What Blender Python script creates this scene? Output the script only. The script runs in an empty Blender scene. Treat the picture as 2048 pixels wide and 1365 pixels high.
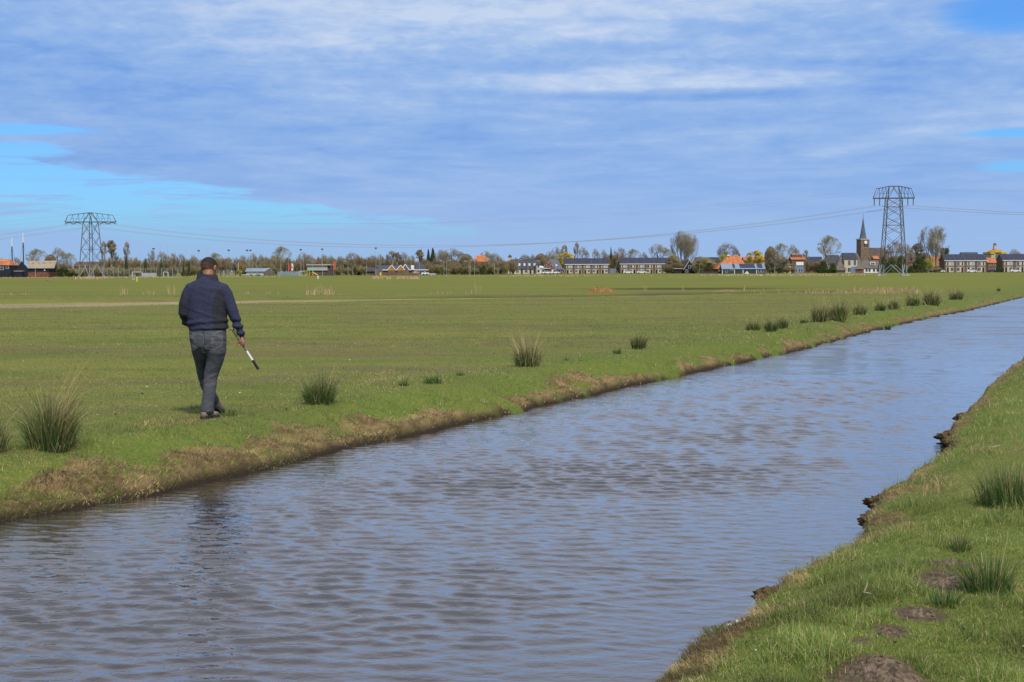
import bpy, bmesh, math, random
import numpy as np
from mathutils import Vector, Matrix
R = math.radians
random.seed(7)
rng = np.random.default_rng(11)
sc = bpy.context.scene
col = sc.collection

# ---------------------------------------------------------------- camera
CAMH = 1.64            # metres above the meadow
FPX = 2844.0           # focal length in pixels of the 2048 wide photograph (50 mm lens)
HOR = 541.5            # image row of the horizon at the centre column
PITCH = math.atan((682.5 - HOR) / FPX)
ROLL = R(0.2)
F_ = Vector((0, math.cos(PITCH), -math.sin(PITCH)))
U0 = Vector((0, math.sin(PITCH), math.cos(PITCH)))
X0 = Vector((1, 0, 0))
U_ = U0 * math.cos(ROLL) + X0 * math.sin(ROLL)
R_ = X0 * math.cos(ROLL) - U0 * math.sin(ROLL)
cam_data = bpy.data.cameras.new('camera')
cam_data.lens = 50.0
cam_data.sensor_width = 36.0
cam_data.clip_start = 0.1
cam_data.clip_end = 12000
cam = bpy.data.objects.new('camera', cam_data)
col.objects.link(cam)
m = Matrix.Identity(4)
for i in range(3):
    m[i][0] = R_[i]; m[i][1] = U_[i]; m[i][2] = -F_[i]
m[2][3] = CAMH
cam.matrix_world = m
sc.camera = cam

# ---------------------------------------------------------------- light
SUN_EL = 50.0
SUN_AZ = 162.0         # degrees clockwise from the viewing direction: behind and to the right
sun_data = bpy.data.lights.new('sun', 'SUN')
sun_data.energy = 3.6
sun_data.angle = R(5.0)
sun_data.color = (1.0, 0.95, 0.87)
sun = bpy.data.objects.new('sun', sun_data)
col.objects.link(sun)
sd = Vector((math.sin(R(SUN_AZ)) * math.cos(R(SUN_EL)), math.cos(R(SUN_AZ)) * math.cos(R(SUN_EL)), math.sin(R(SUN_EL))))
sun.rotation_euler = sd.to_track_quat('Z', 'Y').to_euler()
sc.view_settings.view_transform = 'Standard'
sc.view_settings.look = 'None'
sc.view_settings.exposure = 0.0
sc.view_settings.gamma = 1.0
sc.cycles.max_bounces = 6
sc.cycles.transparent_max_bounces = 6

# ---------------------------------------------------------------- node helpers
class NT:
    def __init__(s, tree): s.t = tree
    def n(s, typ, **kw):
        x = s.t.nodes.new(typ)
        for k, v in kw.items(): setattr(x, k, v)
        return x
    def put(s, sock, v):
        if isinstance(v, bpy.types.NodeSocket): s.t.links.new(v, sock)
        elif v is not None: sock.default_value = v
    def m(s, op, a, b=None, c=None, clamp=False):
        x = s.n('ShaderNodeMath', operation=op); x.use_clamp = clamp
        s.put(x.inputs[0], a)
        if b is not None: s.put(x.inputs[1], b)
        if c is not None: s.put(x.inputs[2], c)
        return x.outputs[0]
    def ss(s, v, lo, hi, a=0.0, b=1.0):
        x = s.n('ShaderNodeMapRange', interpolation_type='SMOOTHSTEP')
        s.put(x.inputs['Value'], v); s.put(x.inputs['From Min'], lo); s.put(x.inputs['From Max'], hi)
        s.put(x.inputs['To Min'], a); s.put(x.inputs['To Max'], b)
        return x.outputs['Result']
    def mix(s, f, a, b, blend='MIX'):
        x = s.n('ShaderNodeMix', data_type='RGBA', blend_type=blend)
        s.put(x.inputs['Factor'], f)
        for k, v in ((6, a), (7, b)):
            if isinstance(v, (tuple, list)) and len(v) == 3: v = (*v, 1)
            s.put(x.inputs[k], v)
        return x.outputs[2]
    def vec(s, x, y, z=0.0):
        c = s.n('ShaderNodeCombineXYZ')
        s.put(c.inputs[0], x); s.put(c.inputs[1], y); s.put(c.inputs[2], z)
        return c.outputs[0]
    def noise(s, v, scale, detail=4, rough=0.55, dist=0.0, out=0, ntype='FBM'):
        x = s.n('ShaderNodeTexNoise')
        s.put(x.inputs['Vector'], v); x.inputs['Scale'].default_value = scale
        x.inputs['Detail'].default_value = detail; x.inputs['Roughness'].default_value = rough
        x.inputs['Distortion'].default_value = dist
        return x.outputs[out]
    def scale(s, v, xyz):
        x = s.n('ShaderNodeVectorMath', operation='MULTIPLY')
        s.put(x.inputs[0], v); x.inputs[1].default_value = xyz
        return x.outputs[0]

# ---------------------------------------------------------------- sky: Nishita with a thin altocumulus sheet
world = bpy.data.worlds.new('World'); sc.world = world; world.use_nodes = True
wt = world.node_tree; wt.nodes.clear(); W = NT(wt)
sky = W.n('ShaderNodeTexSky', sky_type='NISHITA')
sky.sun_disc = False; sky.sun_elevation = R(SUN_EL); sky.sun_rotation = R(SUN_AZ)
sky.altitude = 0; sky.air_density = 1.0; sky.dust_density = 0.6; sky.ozone_density = 1.6
tc = W.n('ShaderNodeTexCoord')
sp = W.n('ShaderNodeSeparateXYZ'); W.put(sp.inputs[0], tc.outputs['Generated'])
dx, dy, dz = sp.outputs
az = W.m('MULTIPLY', W.m('ARCTAN2', dx, dy), 2.844)                       # 1 unit = 1000 pixels of the photo
hl = W.m('SQRT', W.m('ADD', W.m('MULTIPLY', dx, dx), W.m('MULTIPLY', dy, dy)))
el = W.m('MULTIPLY', W.m('DIVIDE', dz, W.m('MAXIMUM', hl, 0.05)), 2.844)
elp = W.m('MAXIMUM', el, 0.0)
zz = W.m('ADD', W.m('MAXIMUM', dz, 0.0), 0.035)
cp = W.vec(W.m('DIVIDE', dx, zz), W.m('DIVIDE', dy, zz), 0.3)             # on the cloud sheet
nA = W.noise(W.vec(W.m('MULTIPLY', az, 1.3), W.m('MULTIPLY', el, 6.0), 2.0), 1.6, 5, 0.55, 0.4)
nB = W.noise(W.vec(az, W.m('MULTIPLY', el, 5.0), 9.0), 7.0, 6, 0.62, 0.3)
nC = W.noise(cp, 1.05, 6, 0.6, 0.5)
nD = W.noise(W.vec(W.m('MULTIPLY', az, 1.0), W.m('MULTIPLY', el, 9.0), 5.0), 3.2, 5, 0.6, 0.6)
def blob(cx, cy, rx, ry, soft=0.6, wob=0.5):
    u = W.m('DIVIDE', W.m('SUBTRACT', az, cx), rx)
    v = W.m('DIVIDE', W.m('SUBTRACT', el, cy), ry)
    q = W.m('ADD', W.m('MULTIPLY', u, u), W.m('MULTIPLY', v, v))
    q = W.m('ADD', q, W.m('MULTIPLY', W.m('SUBTRACT', nD, 0.5), wob * 5))
    return W.ss(q, 1.0 + soft, 1.0 - soft)
# clear gap, lower left, under the ragged edge of the cloud sheet
edge = W.m('ADD', 0.068, W.m('MULTIPLY', W.m('SUBTRACT', -0.12, az), 0.225))
edge = W.m('ADD', edge, W.m('MULTIPLY', W.m('SUBTRACT', nA, 0.5), 0.16))
edge = W.m('ADD', edge, W.m('ADD', W.m('MULTIPLY', W.m('SUBTRACT', nB, 0.5), 0.07), W.m('MULTIPLY', W.m('SUBTRACT', nD, 0.5), 0.14)))
gap = W.m('MULTIPLY', W.ss(W.m('SUBTRACT', edge, el), -0.008, 0.020), W.ss(az, 0.25, -0.25))
gap = W.m('MULTIPLY', gap, W.ss(W.m('ADD', el, W.m('MULTIPLY', W.m('SUBTRACT', nD, 0.5), 0.06)), 0.03, 0.13, 0.25, 1.0))
nW = W.noise(W.vec(W.m('MULTIPLY', az, 0.8), W.m('MULTIPLY', el, 11.0), 21.0), 3.0, 5, 0.62, 0.7)
gap = W.m('MULTIPLY', gap, W.ss(nW, 0.62, 0.46, 0.15, 1.0))
gap2 = blob(-0.98, 0.268, 0.17, 0.010, 0.8, 0.5)
gap3 = blob(0.935, 0.478, 0.11, 0.036, 0.8, 0.22)
gap4 = blob(0.99, 0.192, 0.09, 0.012, 0.8, 0.3)
gap5 = blob(0.99, 0.255, 0.11, 0.009, 0.8, 0.3)
gaps = W.m('MAXIMUM', W.m('MAXIMUM', gap, gap2), W.m('MAXIMUM', gap3, W.m('MAXIMUM', gap4, gap5)), clamp=True)
nE = W.noise(W.vec(az, W.m('MULTIPLY', el, 2.6), 4.0), 16.0, 4, 0.6, 0.5)
# brightness of the sheet
b = W.m('MULTIPLY', W.m('SUBTRACT', nC, 0.5), 0.75)
b = W.m('ADD', b, W.m('MULTIPLY', W.m('SUBTRACT', nB, 0.5), W.ss(el, 0.05, 0.3, 0.3, 0.65)))
b = W.m('ADD', b, W.m('MULTIPLY', W.m('SUBTRACT', nA, 0.5), 0.7))
b = W.m('ADD', b, W.m('MULTIPLY', W.m('SUBTRACT', nE, 0.5), W.ss(el, 0.18, 0.42, 0.0, 0.55)))
b = W.m('ADD', b, W.m('MULTIPLY', blob(0.30, 0.375, 0.36, 0.026, 0.9, 0.25), 0.42))
b = W.m('ADD', b, W.m('MULTIPLY', blob(0.20, 0.47, 0.13, 0.020, 0.9, 0.3), 0.25))
b = W.m('ADD', b, W.m('MULTIPLY', blob(-0.45, 0.47, 0.5, 0.07, 0.9, 0.2), 0.22))
b = W.m('ADD', b, W.m('MULTIPLY', blob(0.15, 0.53, 0.6, 0.04, 0.9, 0.2), 0.22))
b = W.m('SUBTRACT', b, W.m('MULTIPLY', blob(0.34, 0.345, 0.22, 0.012, 0.9, 0.35), 0.20))
b = W.m('SUBTRACT', b, W.m('MULTIPLY', blob(-0.85, 0.36, 0.35, 0.07, 0.9, 0.2), 0.18))
b = W.m('ADD', W.m('MULTIPLY', b, W.ss(el, 0.02, 0.22, 0.25, 1.0)), 0.5)
ramp = W.n('ShaderNodeValToRGB'); W.put(ramp.inputs[0], b)
cr = ramp.color_ramp
cr.elements[0].position = 0.10; cr.elements[0].color = (0.165, 0.345, 0.76, 1)
cr.elements[1].position = 0.98; cr.elements[1].color = (0.55, 0.665, 0.87, 1)
e = cr.elements.new(0.38); e.color = (0.250, 0.430, 0.80, 1)
e = cr.elements.new(0.62); e.color = (0.330, 0.500, 0.82, 1)
cloud = ramp.outputs[0]
cloud = W.mix(W.ss(elp, 0.20, 0.0), cloud, (0.335, 0.50, 0.80))
cloud = W.mix(W.ss(elp, 0.45, 1.0), cloud, (0.56, 0.595, 0.72))             # paler overhead
cloud10 = W.mix(1.0, cloud, (10, 10, 10), 'MULTIPLY')
clear = W.mix(1.0, sky.outputs[0], (0.42, 0.84, 1.45), 'MULTIPLY')
cf = W.m('SUBTRACT', 1.0, gaps, clamp=True)
out_col = W.mix(cf, clear, cloud10)
bg = W.n('ShaderNodeBackground'); bg.inputs['Strength'].default_value = 0.1
W.put(bg.inputs['Color'], out_col)
wo = W.n('ShaderNodeOutputWorld'); wt.links.new(bg.outputs[0], wo.inputs[0])

# ---------------------------------------------------------------- pixel <-> place
def ray(px, py):
    v = F_ * FPX + R_ * (px - 1024.0) - U_ * (py - 682.5)
    return v
def at(px, py, d):
    """point on the sight line of a photo pixel at distance d (metres, along +Y)"""
    v = ray(px, py); k = d / v.y
    return Vector((v.x * k, d, CAMH + v.z * k))
def on(px, py, z=0.0):
    v = ray(px, py); k = (z - CAMH) / v.z
    return Vector((v.x * k, v.y * k, z))
def gx(px, d): return at(px, HOR, d).x
def hz_at(px, py, d): return at(px, py, d).z

# ---------------------------------------------------------------- materials
MATS = {}
def mat(name, color, rough=0.8, var=0.0, scale=8.0, metal=0.0, spec=0.3, bump=0.0, color2=None, coords='Object', detail=4, stretch=(1, 1, 1), bdist=0.02):
    if name in MATS: return MATS[name]
    mt = bpy.data.materials.new(name); mt.use_nodes = True; MATS[name] = mt
    t = mt.node_tree; p = t.nodes['Principled BSDF']; N = NT(t)
    p.inputs['Roughness'].default_value = rough; p.inputs['Metallic'].default_value = metal
    p.inputs['Specular IOR Level'].default_value = spec
    c = N.n('ShaderNodeTexCoord').outputs[coords]
    v = N.scale(c, stretch)
    nz = N.noise(v, scale, detail, 0.6)
    if color2 is None: color2 = tuple(x * (1 - var) for x in color)
    f = N.ss(nz, 0.35, 0.65)
    N.put(p.inputs['Base Color'], N.mix(f, tuple(x * (1 + var) for x in color) if var else color, color2))
    if bump:
        bp = N.n('ShaderNodeBump'); bp.inputs['Strength'].default_value = bump; bp.inputs['Distance'].default_value = bdist
        N.put(bp.inputs['Height'], nz); N.put(p.inputs['Normal'], bp.outputs[0])
    return mt

# ---------------------------------------------------------------- object helpers
def tag(o, label=None, cat=None, group=None, kind=None):
    if label: o['label'] = label
    if cat: o['category'] = cat
    if group: o['group'] = group
    if kind: o['kind'] = kind
    return o
def empty(name, loc=(0, 0, 0), rz=0.0, label=None, cat=None, group=None):
    o = bpy.data.objects.new(name, None); col.objects.link(o)
    o.location = loc; o.rotation_euler = (0, 0, rz); o.empty_display_size = 0.3
    return tag(o, label, cat, group)
def link(name, me, parent=None, loc=None, rz=0.0):
    o = bpy.data.objects.new(name, me); col.objects.link(o)
    if parent: o.parent = parent
    if loc is not None: o.location = loc
    o.rotation_euler = (0, 0, rz)
    return o
def copy_tree(o, parent=None):
    c = o.copy(); col.objects.link(c)
    if parent: c.parent = parent
    for ch in list(o.children): copy_tree(ch, c)
    return c
def np_mesh(name, V, faces, mats, smooth=False, fmat=None, colors=None):
    """V (n,3); faces list of (array k x n) of equal length polygons"""
    me = bpy.data.meshes.new(name)
    V = np.asarray(V, dtype=np.float32)
    me.vertices.add(len(V)); me.vertices.foreach_set('co', V.ravel())
    li, ls, pos = [], [], 0
    for f in faces:
        f = np.asarray(f, dtype=np.int32)
        if len(f) == 0: continue
        li.append(f.ravel()); n = f.shape[1]
        ls.append(pos + np.arange(len(f), dtype=np.int32) * n); pos += f.size
    li = np.concatenate(li); ls = np.concatenate(ls)
    me.loops.add(len(li)); me.loops.foreach_set('vertex_index', li)
    me.polygons.add(len(ls)); me.polygons.foreach_set('loop_start', ls)
    if fmat is not None: me.polygons.foreach_set('material_index', np.asarray(fmat, dtype=np.int32))
    me.polygons.foreach_set('use_smooth', np.full(len(ls), smooth, dtype=bool))
    if colors is not None:
        a = me.color_attributes.new('tint', 'FLOAT_COLOR', 'POINT')
        c4 = np.ones((len(V), 4), dtype=np.float32); c4[:, :3] = colors
        a.data.foreach_set('color', c4.ravel())
    for mm in (mats if isinstance(mats, (list, tuple)) else [mats]): me.materials.append(mm)
    me.update(calc_edges=True); me.validate()
    return me

class MB:
    """collects boxes, bars and tubes into one mesh"""
    def __init__(s): s.v = []; s.f = []; s.mi = []
    def add(s, vs, fs, mi=0):
        b0 = len(s.v); s.v += [tuple(x) for x in vs]
        for f in fs: s.f.append(tuple(b0 + i for i in f)); s.mi.append(mi)
        return s
    def box(s, x0, x1, y0, y1, z0, z1, mi=0):
        vs = [(x, y, z) for z in (z0, z1) for y in (y0, y1) for x in (x0, x1)]
        return s.add(vs, [(0, 2, 3, 1), (4, 5, 7, 6), (0, 1, 5, 4), (2, 6, 7, 3), (0, 4, 6, 2), (1, 3, 7, 5)], mi)
    def prism(s, poly, y0, y1, mi=0):
        """poly of (x,z), extruded along y"""
        n = len(poly)
        vs = [(x, y0, z) for x, z in poly] + [(x, y1, z) for x, z in poly]
        fs = [tuple(range(n)), tuple(range(2 * n - 1, n - 1, -1))] + [(i, i + n, (i + 1) % n + n, (i + 1) % n) for i in range(n)]
        return s.add(vs, fs, mi)
    def prism_x(s, poly, x0, x1, mi=0):
        n = len(poly)
        vs = [(x0, y, z) for y, z in poly] + [(x1, y, z) for y, z in poly]
        fs = [tuple(range(n)), tuple(range(2 * n - 1, n - 1, -1))] + [(i, i + n, (i + 1) % n + n, (i + 1) % n) for i in range(n)]
        return s.add(vs, fs, mi)
    def bar(s, p, q, r, r2=None, n=4, mi=0, caps=True):
        p = Vector(p); q = Vector(q); d = q - p
        if d.length < 1e-6: return s
        d.normalize(); a = d.orthogonal().normalized(); c = d.cross(a); r2 = r if r2 is None else r2
        vs = [p + (a * math.cos(2 * PI * i / n) + c * math.sin(2 * PI * i / n)) * r for i in range(n)]
        vs += [q + (a * math.cos(2 * PI * i / n) + c * math.sin(2 * PI * i / n)) * r2 for i in range(n)]
        fs = [(i, (i + 1) % n, (i + 1) % n + n, i + n) for i in range(n)]
        if caps: fs += [tuple(range(n - 1, -1, -1)), tuple(range(n, 2 * n))]
        return s.add(vs, fs, mi)
    def path(s, pts, r, n=6, mi=0):
        for a, b_ in zip(pts[:-1], pts[1:]): s.bar(a, b_, r, n=n, mi=mi)
        return s
    def loft(s, rings, mi=0, caps=True):
        """rings: lists of equal numbers of points"""
        n = len(rings[0]); vs = [p for r_ in rings for p in r_]
        fs = []
        for k in range(len(rings) - 1):
            for i in range(n):
                j = (i + 1) % n
                fs.append((k * n + i, k * n + j, (k + 1) * n + j, (k + 1) * n + i))
        if caps: fs += [tuple(range(n - 1, -1, -1)), tuple(range((len(rings) - 1) * n, len(rings) * n))]
        return s.add(vs, fs, mi)
    def ball(s, c, rx, ry=None, rz=None, n=12, k=8, mi=0):
        ry = rx if ry is None else ry; rz = rx if rz is None else rz
        rings = []
        for i in range(1, k):
            a = PI * i / k - PI / 2
            rings.append([(c[0] + rx * math.cos(a) * math.cos(2 * PI * j / n), c[1] + ry * math.cos(a) * math.sin(2 * PI * j / n), c[2] + rz * math.sin(a)) for j in range(n)])
        s.loft(rings, mi, False)
        b0 = len(s.v) - (k - 1) * n
        s.v += [(c[0], c[1], c[2] - rz), (c[0], c[1], c[2] + rz)]
        lo = len(s.v) - 2; hi = lo + 1
        for j in range(n):
            s.f.append((lo, b0 + (j + 1) % n, b0 + j)); s.mi.append(mi)
            s.f.append((hi, b0 + (k - 2) * n + j, b0 + (k - 2) * n + (j + 1) % n)); s.mi.append(mi)
        return s
    def mesh(s, name, mats, smooth=False):
        me = bpy.data.meshes.new(name); me.from_pydata(s.v, [], s.f)
        for mm in (mats if isinstance(mats, (list, tuple)) else [mats]): me.materials.append(mm)
        me.polygons.foreach_set('material_index', s.mi)
        me.polygons.foreach_set('use_smooth', [smooth] * len(s.f)); me.update()
        return me
    def build(s, name, mats, parent=None, smooth=False, loc=None, rz=0.0):
        return link(name, s.mesh(name, mats, smooth), parent, loc, rz)
PI = math.pi

# ---------------------------------------------------------------- value noise
_perm = rng.random((256, 256))
def vnoise(x, y):
    xi = np.floor(x).astype(int); yi = np.floor(y).astype(int)
    fx = x - xi; fy = y - yi
    fx = fx * fx * (3 - 2 * fx); fy = fy * fy * (3 - 2 * fy)
    a = _perm[xi % 256, yi % 256]; b_ = _perm[(xi + 1) % 256, yi % 256]
    c = _perm[xi % 256, (yi + 1) % 256]; d = _perm[(xi + 1) % 256, (yi + 1) % 256]
    return (a * (1 - fx) + b_ * fx) * (1 - fy) + (c * (1 - fx) + d * fx) * fy
def fbm(x, y, o=4):
    s_ = 0; a = 0.5; t = 0
    for k in range(o):
        s_ = s_ + a * vnoise(x * 2 ** k + 17.3 * k, y * 2 ** k + 5.1 * k); t += a; a *= 0.5
    return s_ / t
def sstep(x, a, b_):
    t = np.clip((x - a) / (b_ - a), 0, 1)
    return t * t * (3 - 2 * t)
# ================================================================ THE LAND
TH = R(24.0)
ST, CT = math.sin(TH), math.cos(TH)
def to_st(x, y): return x * ST + y * CT, x * CT - y * ST      # along the canal, across it (positive right)
def to_xy(s, t): return s * ST + t * CT, s * CT - t * ST
WZ = -0.36
left_px = [(0, 1046), (100, 1030), (200, 1012), (300, 995), (400, 968), (500, 950), (580, 932), (640, 915), (700, 898), (800, 878), (880, 862), (960, 842),
           (1040, 826), (1100, 810), (1180, 795), (1260, 775), (1340, 758), (1450, 735), (1540, 715), (1620, 698), (1700, 676),
           (1760, 660), (1830, 644), (1920, 626), (2048, 601)]
right_px = [(1310, 1365), (1345, 1325), (1400, 1285), (1465, 1262), (1500, 1222), (1528, 1197), (1545, 1176), (1600, 1150), (1680, 1100), (1718, 1065), (1728, 1035), (1752, 1005),
            (1800, 965), (1850, 935), (1893, 905), (1888, 880), (1896, 862), (1922, 835), (1950, 800), (1985, 765), (2048, 716)]
L = np.array([to_st(*on(px, py, WZ).xy) for px, py in left_px])
Rr = np.array([to_st(*on(px, py, -0.22).xy) for px, py in right_px])
Rr = Rr[np.argsort(Rr[:, 0])]
def tL(s):
    s = np.asarray(s, dtype=float)
    base = np.interp(s, L[:, 0], L[:, 1])
    w = sstep(s, 60, 90)
    base = base * (1 - w) + w * (np.mean(L[-4:, 1]) + 0.0 * s)
    return base + 0.12 * (fbm(s * 1.3, s * 0 + 3.3, 4) - 0.5)
def tR(s):
    s = np.asarray(s, dtype=float)
    base = np.interp(s, Rr[:, 0], Rr[:, 1])
    w = sstep(s, 32, 60)
    base = base * (1 - w) + w * (Rr[-1, 1] + 0.3)
    return base + 0.16 * (fbm(s * 1.7, s * 0 + 8.3, 4) - 0.5)
# far ditch across the meadow
ditch_px = [(-900, 612), (0, 607), (300, 604), (600, 600), (900, 597), (1180, 593), (1400, 589), (1700, 584), (1840, 581)]
DT = np.array([on(px, py, 0.0).xy for px, py in ditch_px])
def ditch_v(x, y):
    """distance beyond the ditch line (positive = farther from the camera)"""
    return y - np.interp(x, DT[:, 0], DT[:, 1])
def on_ditch(x): return sstep(x, DT[-1, 0] + 2, DT[-1, 0] - 8)
MOUNDS = [(1770, 1345, 0.31, 0.09), (1842, 1236, 0.19, 0.05), (1778, 1270, 0.14, 0.035), (1895, 1168, 0.33, 0.045), (1908, 1135, 0.20, 0.05), (1610, 1280, 0.10, 0.03), (1722, 1290, 0.08, 0.02)]
MD = [(on(px, py).x, on(px, py).y, r_ * 0.78, h_ * 0.85) for px, py, r_, h_ in MOUNDS]
def ground(x, y):
    x = np.asarray(x, dtype=float); y = np.asarray(y, dtype=float)
    s, t = to_st(x, y)
    ul = tL(s) - t; ur = t - tR(s)
    z = 0.05 * (fbm(x * 0.35, y * 0.35, 3) - 0.5) + 0.035 * (fbm(x * 2.3, y * 2.3, 3) - 0.5)
    z = z * (1 - 0.7 * sstep(np.hypot(x, y), 60, 200))
    lump = fbm(x * 5, y * 5, 3) - 0.5
    z = z + 0.075 * (fbm(x * 2.6 + 7, y * 2.6, 4) - 0.5) * (ur > 0)
    # left bank
    zl = -0.42 + 0.17 * sstep(ul, -0.02, 0.10 + 0.10 * fbm(s * 2, s * 0, 2)) + 0.25 * sstep(ul, 0.0, 1.0 + 0.4 * fbm(s * 0.6, s * 0 + 1, 2)) + (0.16 * lump + 0.22 * (fbm(x * 2.2 + 3, y * 2.2, 3) - 0.5)) * sstep(ul, 0, 0.25) * sstep(ul, 1.5, 0.7)
    zr = -0.42 + 0.27 * sstep(ur, -0.04, 0.09) + 0.15 * sstep(ur, 0.0, 0.7) + 0.09 * lump * sstep(ur, 0, 0.12) * sstep(ur, 1.0, 0.4)
    inw = np.minimum(-ul, -ur)
    zw = -0.42 - 0.45 * sstep(inw, 0.0, 0.8)
    zb = np.where(ul > 0, zl, np.where(ur > 0, zr, zw))
    zb = np.where((ul > -0.02) & (ul <= 0), zl, zb)
    zb = np.where((ur > -0.04) & (ur <= 0), zr, zb)
    z = zb + z * sstep(np.maximum(ul, ur), 0.1, 1.0)
    dv = ditch_v(x, y); k = on_ditch(x) * (ul > 3)
    z = z - k * 0.30 * np.exp(-((dv - 0.9) / 0.9) ** 2) + k * 0.12 * np.exp(-((dv - 3.2) / 1.2) ** 2)
    for mx, my, mr, mh in MD:
        rr_ = np.hypot(x - mx, (y - my)) / mr
        z = z + 0.3 * mh * np.exp(-rr_ ** 2 * 1.2)
    return z
def bank_soil(x, y):
    """bare soil / dead root mat, 0..1"""
    s, t = to_st(x, y)
    ul = tL(s) - t; ur = t - tR(s)
    nz = fbm(x * 1.6, y * 1.6, 4)
    w1 = 0.0 + 0.66 * fbm(s * 0.45 + 4, s * 0 + 2, 3) + 1.3 * (nz - 0.5)
    a = sstep(ul, w1 + 0.12, w1 - 0.12) * (ul > -0.3)
    w2 = 0.06 + 0.42 * fbm(s * 0.8 + 9, s * 0 + 5, 3) + 0.9 * (nz - 0.5)
    b_ = sstep(ur, w2 + 0.08, w2 - 0.08) * (ur > -0.3)
    inw = (ul <= 0) & (ur <= 0)
    m_ = np.maximum(a, b_)
    m_ = np.where(inw, 1.0, m_)
    return m_
def mound_soil(x, y):
    q = np.zeros_like(x)
    for mx, my, mr, mh in MD:
        rr_ = np.hypot(x - mx, y - my) / mr + 0.9 * (fbm(x * 7, y * 7, 3) - 0.5)
        q = np.maximum(q, sstep(rr_, 1.05, 0.75))
    return q
def ditch_soil(x, y):
    dv = ditch_v(x, y); s, t = to_st(x, y); k = on_ditch(x) * (tL(s) - t > 3)
    nz = fbm(x * 0.10, y * 0.5, 3)
    w = 2.2 + 15.0 * sstep(x, 6, -34)                # broad worn strip on the left, thin on the right
    a = sstep(dv, 0.6, 0.2) * sstep(dv, -w * (0.5 + nz), -w * (0.3 + nz * 0.8)) * (0.55 + 0.9 * (fbm(x * 0.4 + 3, y * 0.4, 3) - 0.2))
    a = np.clip(a, 0, 1)
    return k * a

# ---- ground sheet following the banks
def stretch(a, b_, first, grow, cap=None):
    o = [a]; d = first
    while o[-1] < b_:
        o.append(o[-1] + d); d *= grow
        if cap: d = min(d, cap)
    return np.array(o)
sr = np.concatenate([-stretch(0, 2600, 0.6, 1.25)[::-1][:-1], np.arange(0, 5, 0.25), np.arange(5, 26, 0.055), stretch(26, 60, 0.06, 1.012), stretch(61, 200, 0.6, 1.02), stretch(204, 5200, 5, 1.12)])
uo = np.concatenate([np.arange(-0.05, 1.6, 0.045), stretch(1.62, 12, 0.07, 1.035), stretch(12.6, 80, 0.5, 1.04), stretch(84, 4500, 4, 1.12)])
lo_c = uo[::-1]
TLs = tL(sr)[:, None]; TRs = tR(sr)[:, None]
mid = np.linspace(0.06, 0.94, 12)[None, :]
colsL = TLs - lo_c[None, :]
colsM = TLs + (TRs - TLs) * mid
colsR = TRs + uo[None, :]
TT = np.concatenate([colsL, colsM, colsR], axis=1)
SS = np.repeat(sr[:, None], TT.shape[1], axis=1)
GX, GY = to_xy(SS, TT)
GZ = ground(GX, GY)
V = np.stack([GX, GY, GZ], -1).reshape(-1, 3)
nr, nc = TT.shape
idx = np.arange(nr * nc).reshape(nr, nc)
Fq = np.stack([idx[:-1, :-1], idx[:-1, 1:], idx[1:, 1:], idx[1:, :-1]], -1).reshape(-1, 4)
soil = bank_soil(GX, GY).ravel(); mound = mound_soil(GX, GY).ravel(); dits = ditch_soil(GX, GY).ravel()
lush = np.zeros_like(GX)
sA, tA = to_st(GX, GY)
ulA = tL(sA) - tA
lush = np.exp(-np.clip(ulA - 1, 0, 99) / 2.2) * (ulA > 0) + (tA > tR(sA)) * 0.9
cols = np.stack([soil, np.maximum(mound, 0), lush.ravel()], -1)

gm = bpy.data.materials.new('meadow'); gm.use_nodes = True
t = gm.node_tree; N = NT(t); p = t.nodes['Principled BSDF']; p.inputs['Roughness'].default_value = 0.95; p.inputs['Specular IOR Level'].default_value = 0.1
geo = N.n('ShaderNodeNewGeometry').outputs['Position']
at_ = N.n('ShaderNodeVertexColor', layer_name='tint'); sp = N.n('ShaderNodeSeparateColor'); N.put(sp.inputs[0], at_.outputs[0])
soilA, moundA, lushA = sp.outputs
n1 = N.noise(N.scale(geo, (0.35, 1, 1)), 0.06, 5, 0.6)
n2 = N.noise(N.scale(geo, (0.35, 0.8, 1)), 0.45, 5, 0.65)
n3 = N.noise(geo, 3.5, 5, 0.7)
n4 = N.noise(geo, 30.0, 3, 0.7)
g = N.mix(N.ss(n1, 0.36, 0.66), (0.185, 0.205, 0.034), (0.180, 0.165, 0.052))
g = N.mix(N.ss(n2, 0.48, 0.62, 0, 0.85), g, (0.120, 0.165, 0.030))
g = N.mix(N.ss(n2, 0.48, 0.34, 0, 0.75), g, (0.155, 0.125, 0.070))
spn = N.n('ShaderNodeSeparateXYZ'); N.put(spn.inputs[0], geo)
far = N.ss(spn.outputs[1], 80, 135)
gfar = N.mix(N.ss(n1, 0.35, 0.65), (0.185, 0.195, 0.028), (0.150, 0.175, 0.026))
g = N.mix(N.m('MULTIPLY', far, 0.85), g, gfar)
n5 = N.noise(N.scale(geo, (0.06, 0.45, 1)), 0.5, 5, 0.65)
g = N.mix(N.ss(n5, 0.50, 0.64, 0, 0.6), g, (0.135, 0.110, 0.050))
g = N.mix(N.ss(n5, 0.46, 0.34, 0, 0.5), g, (0.215, 0.225, 0.045))
g = N.mix(N.m('MULTIPLY', lushA, N.ss(n3, 0.35, 0.6, 0.4, 0.9)), g, (0.118, 0.165, 0.032))
g = N.mix(N.ss(n3, 0.58, 0.78, 0, 0.45), g, (0.26, 0.22, 0.10))
g = N.mix(N.ss(n4, 0.35, 0.7, 0.0, 0.45), g, (0.05, 0.06, 0.018))
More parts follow.
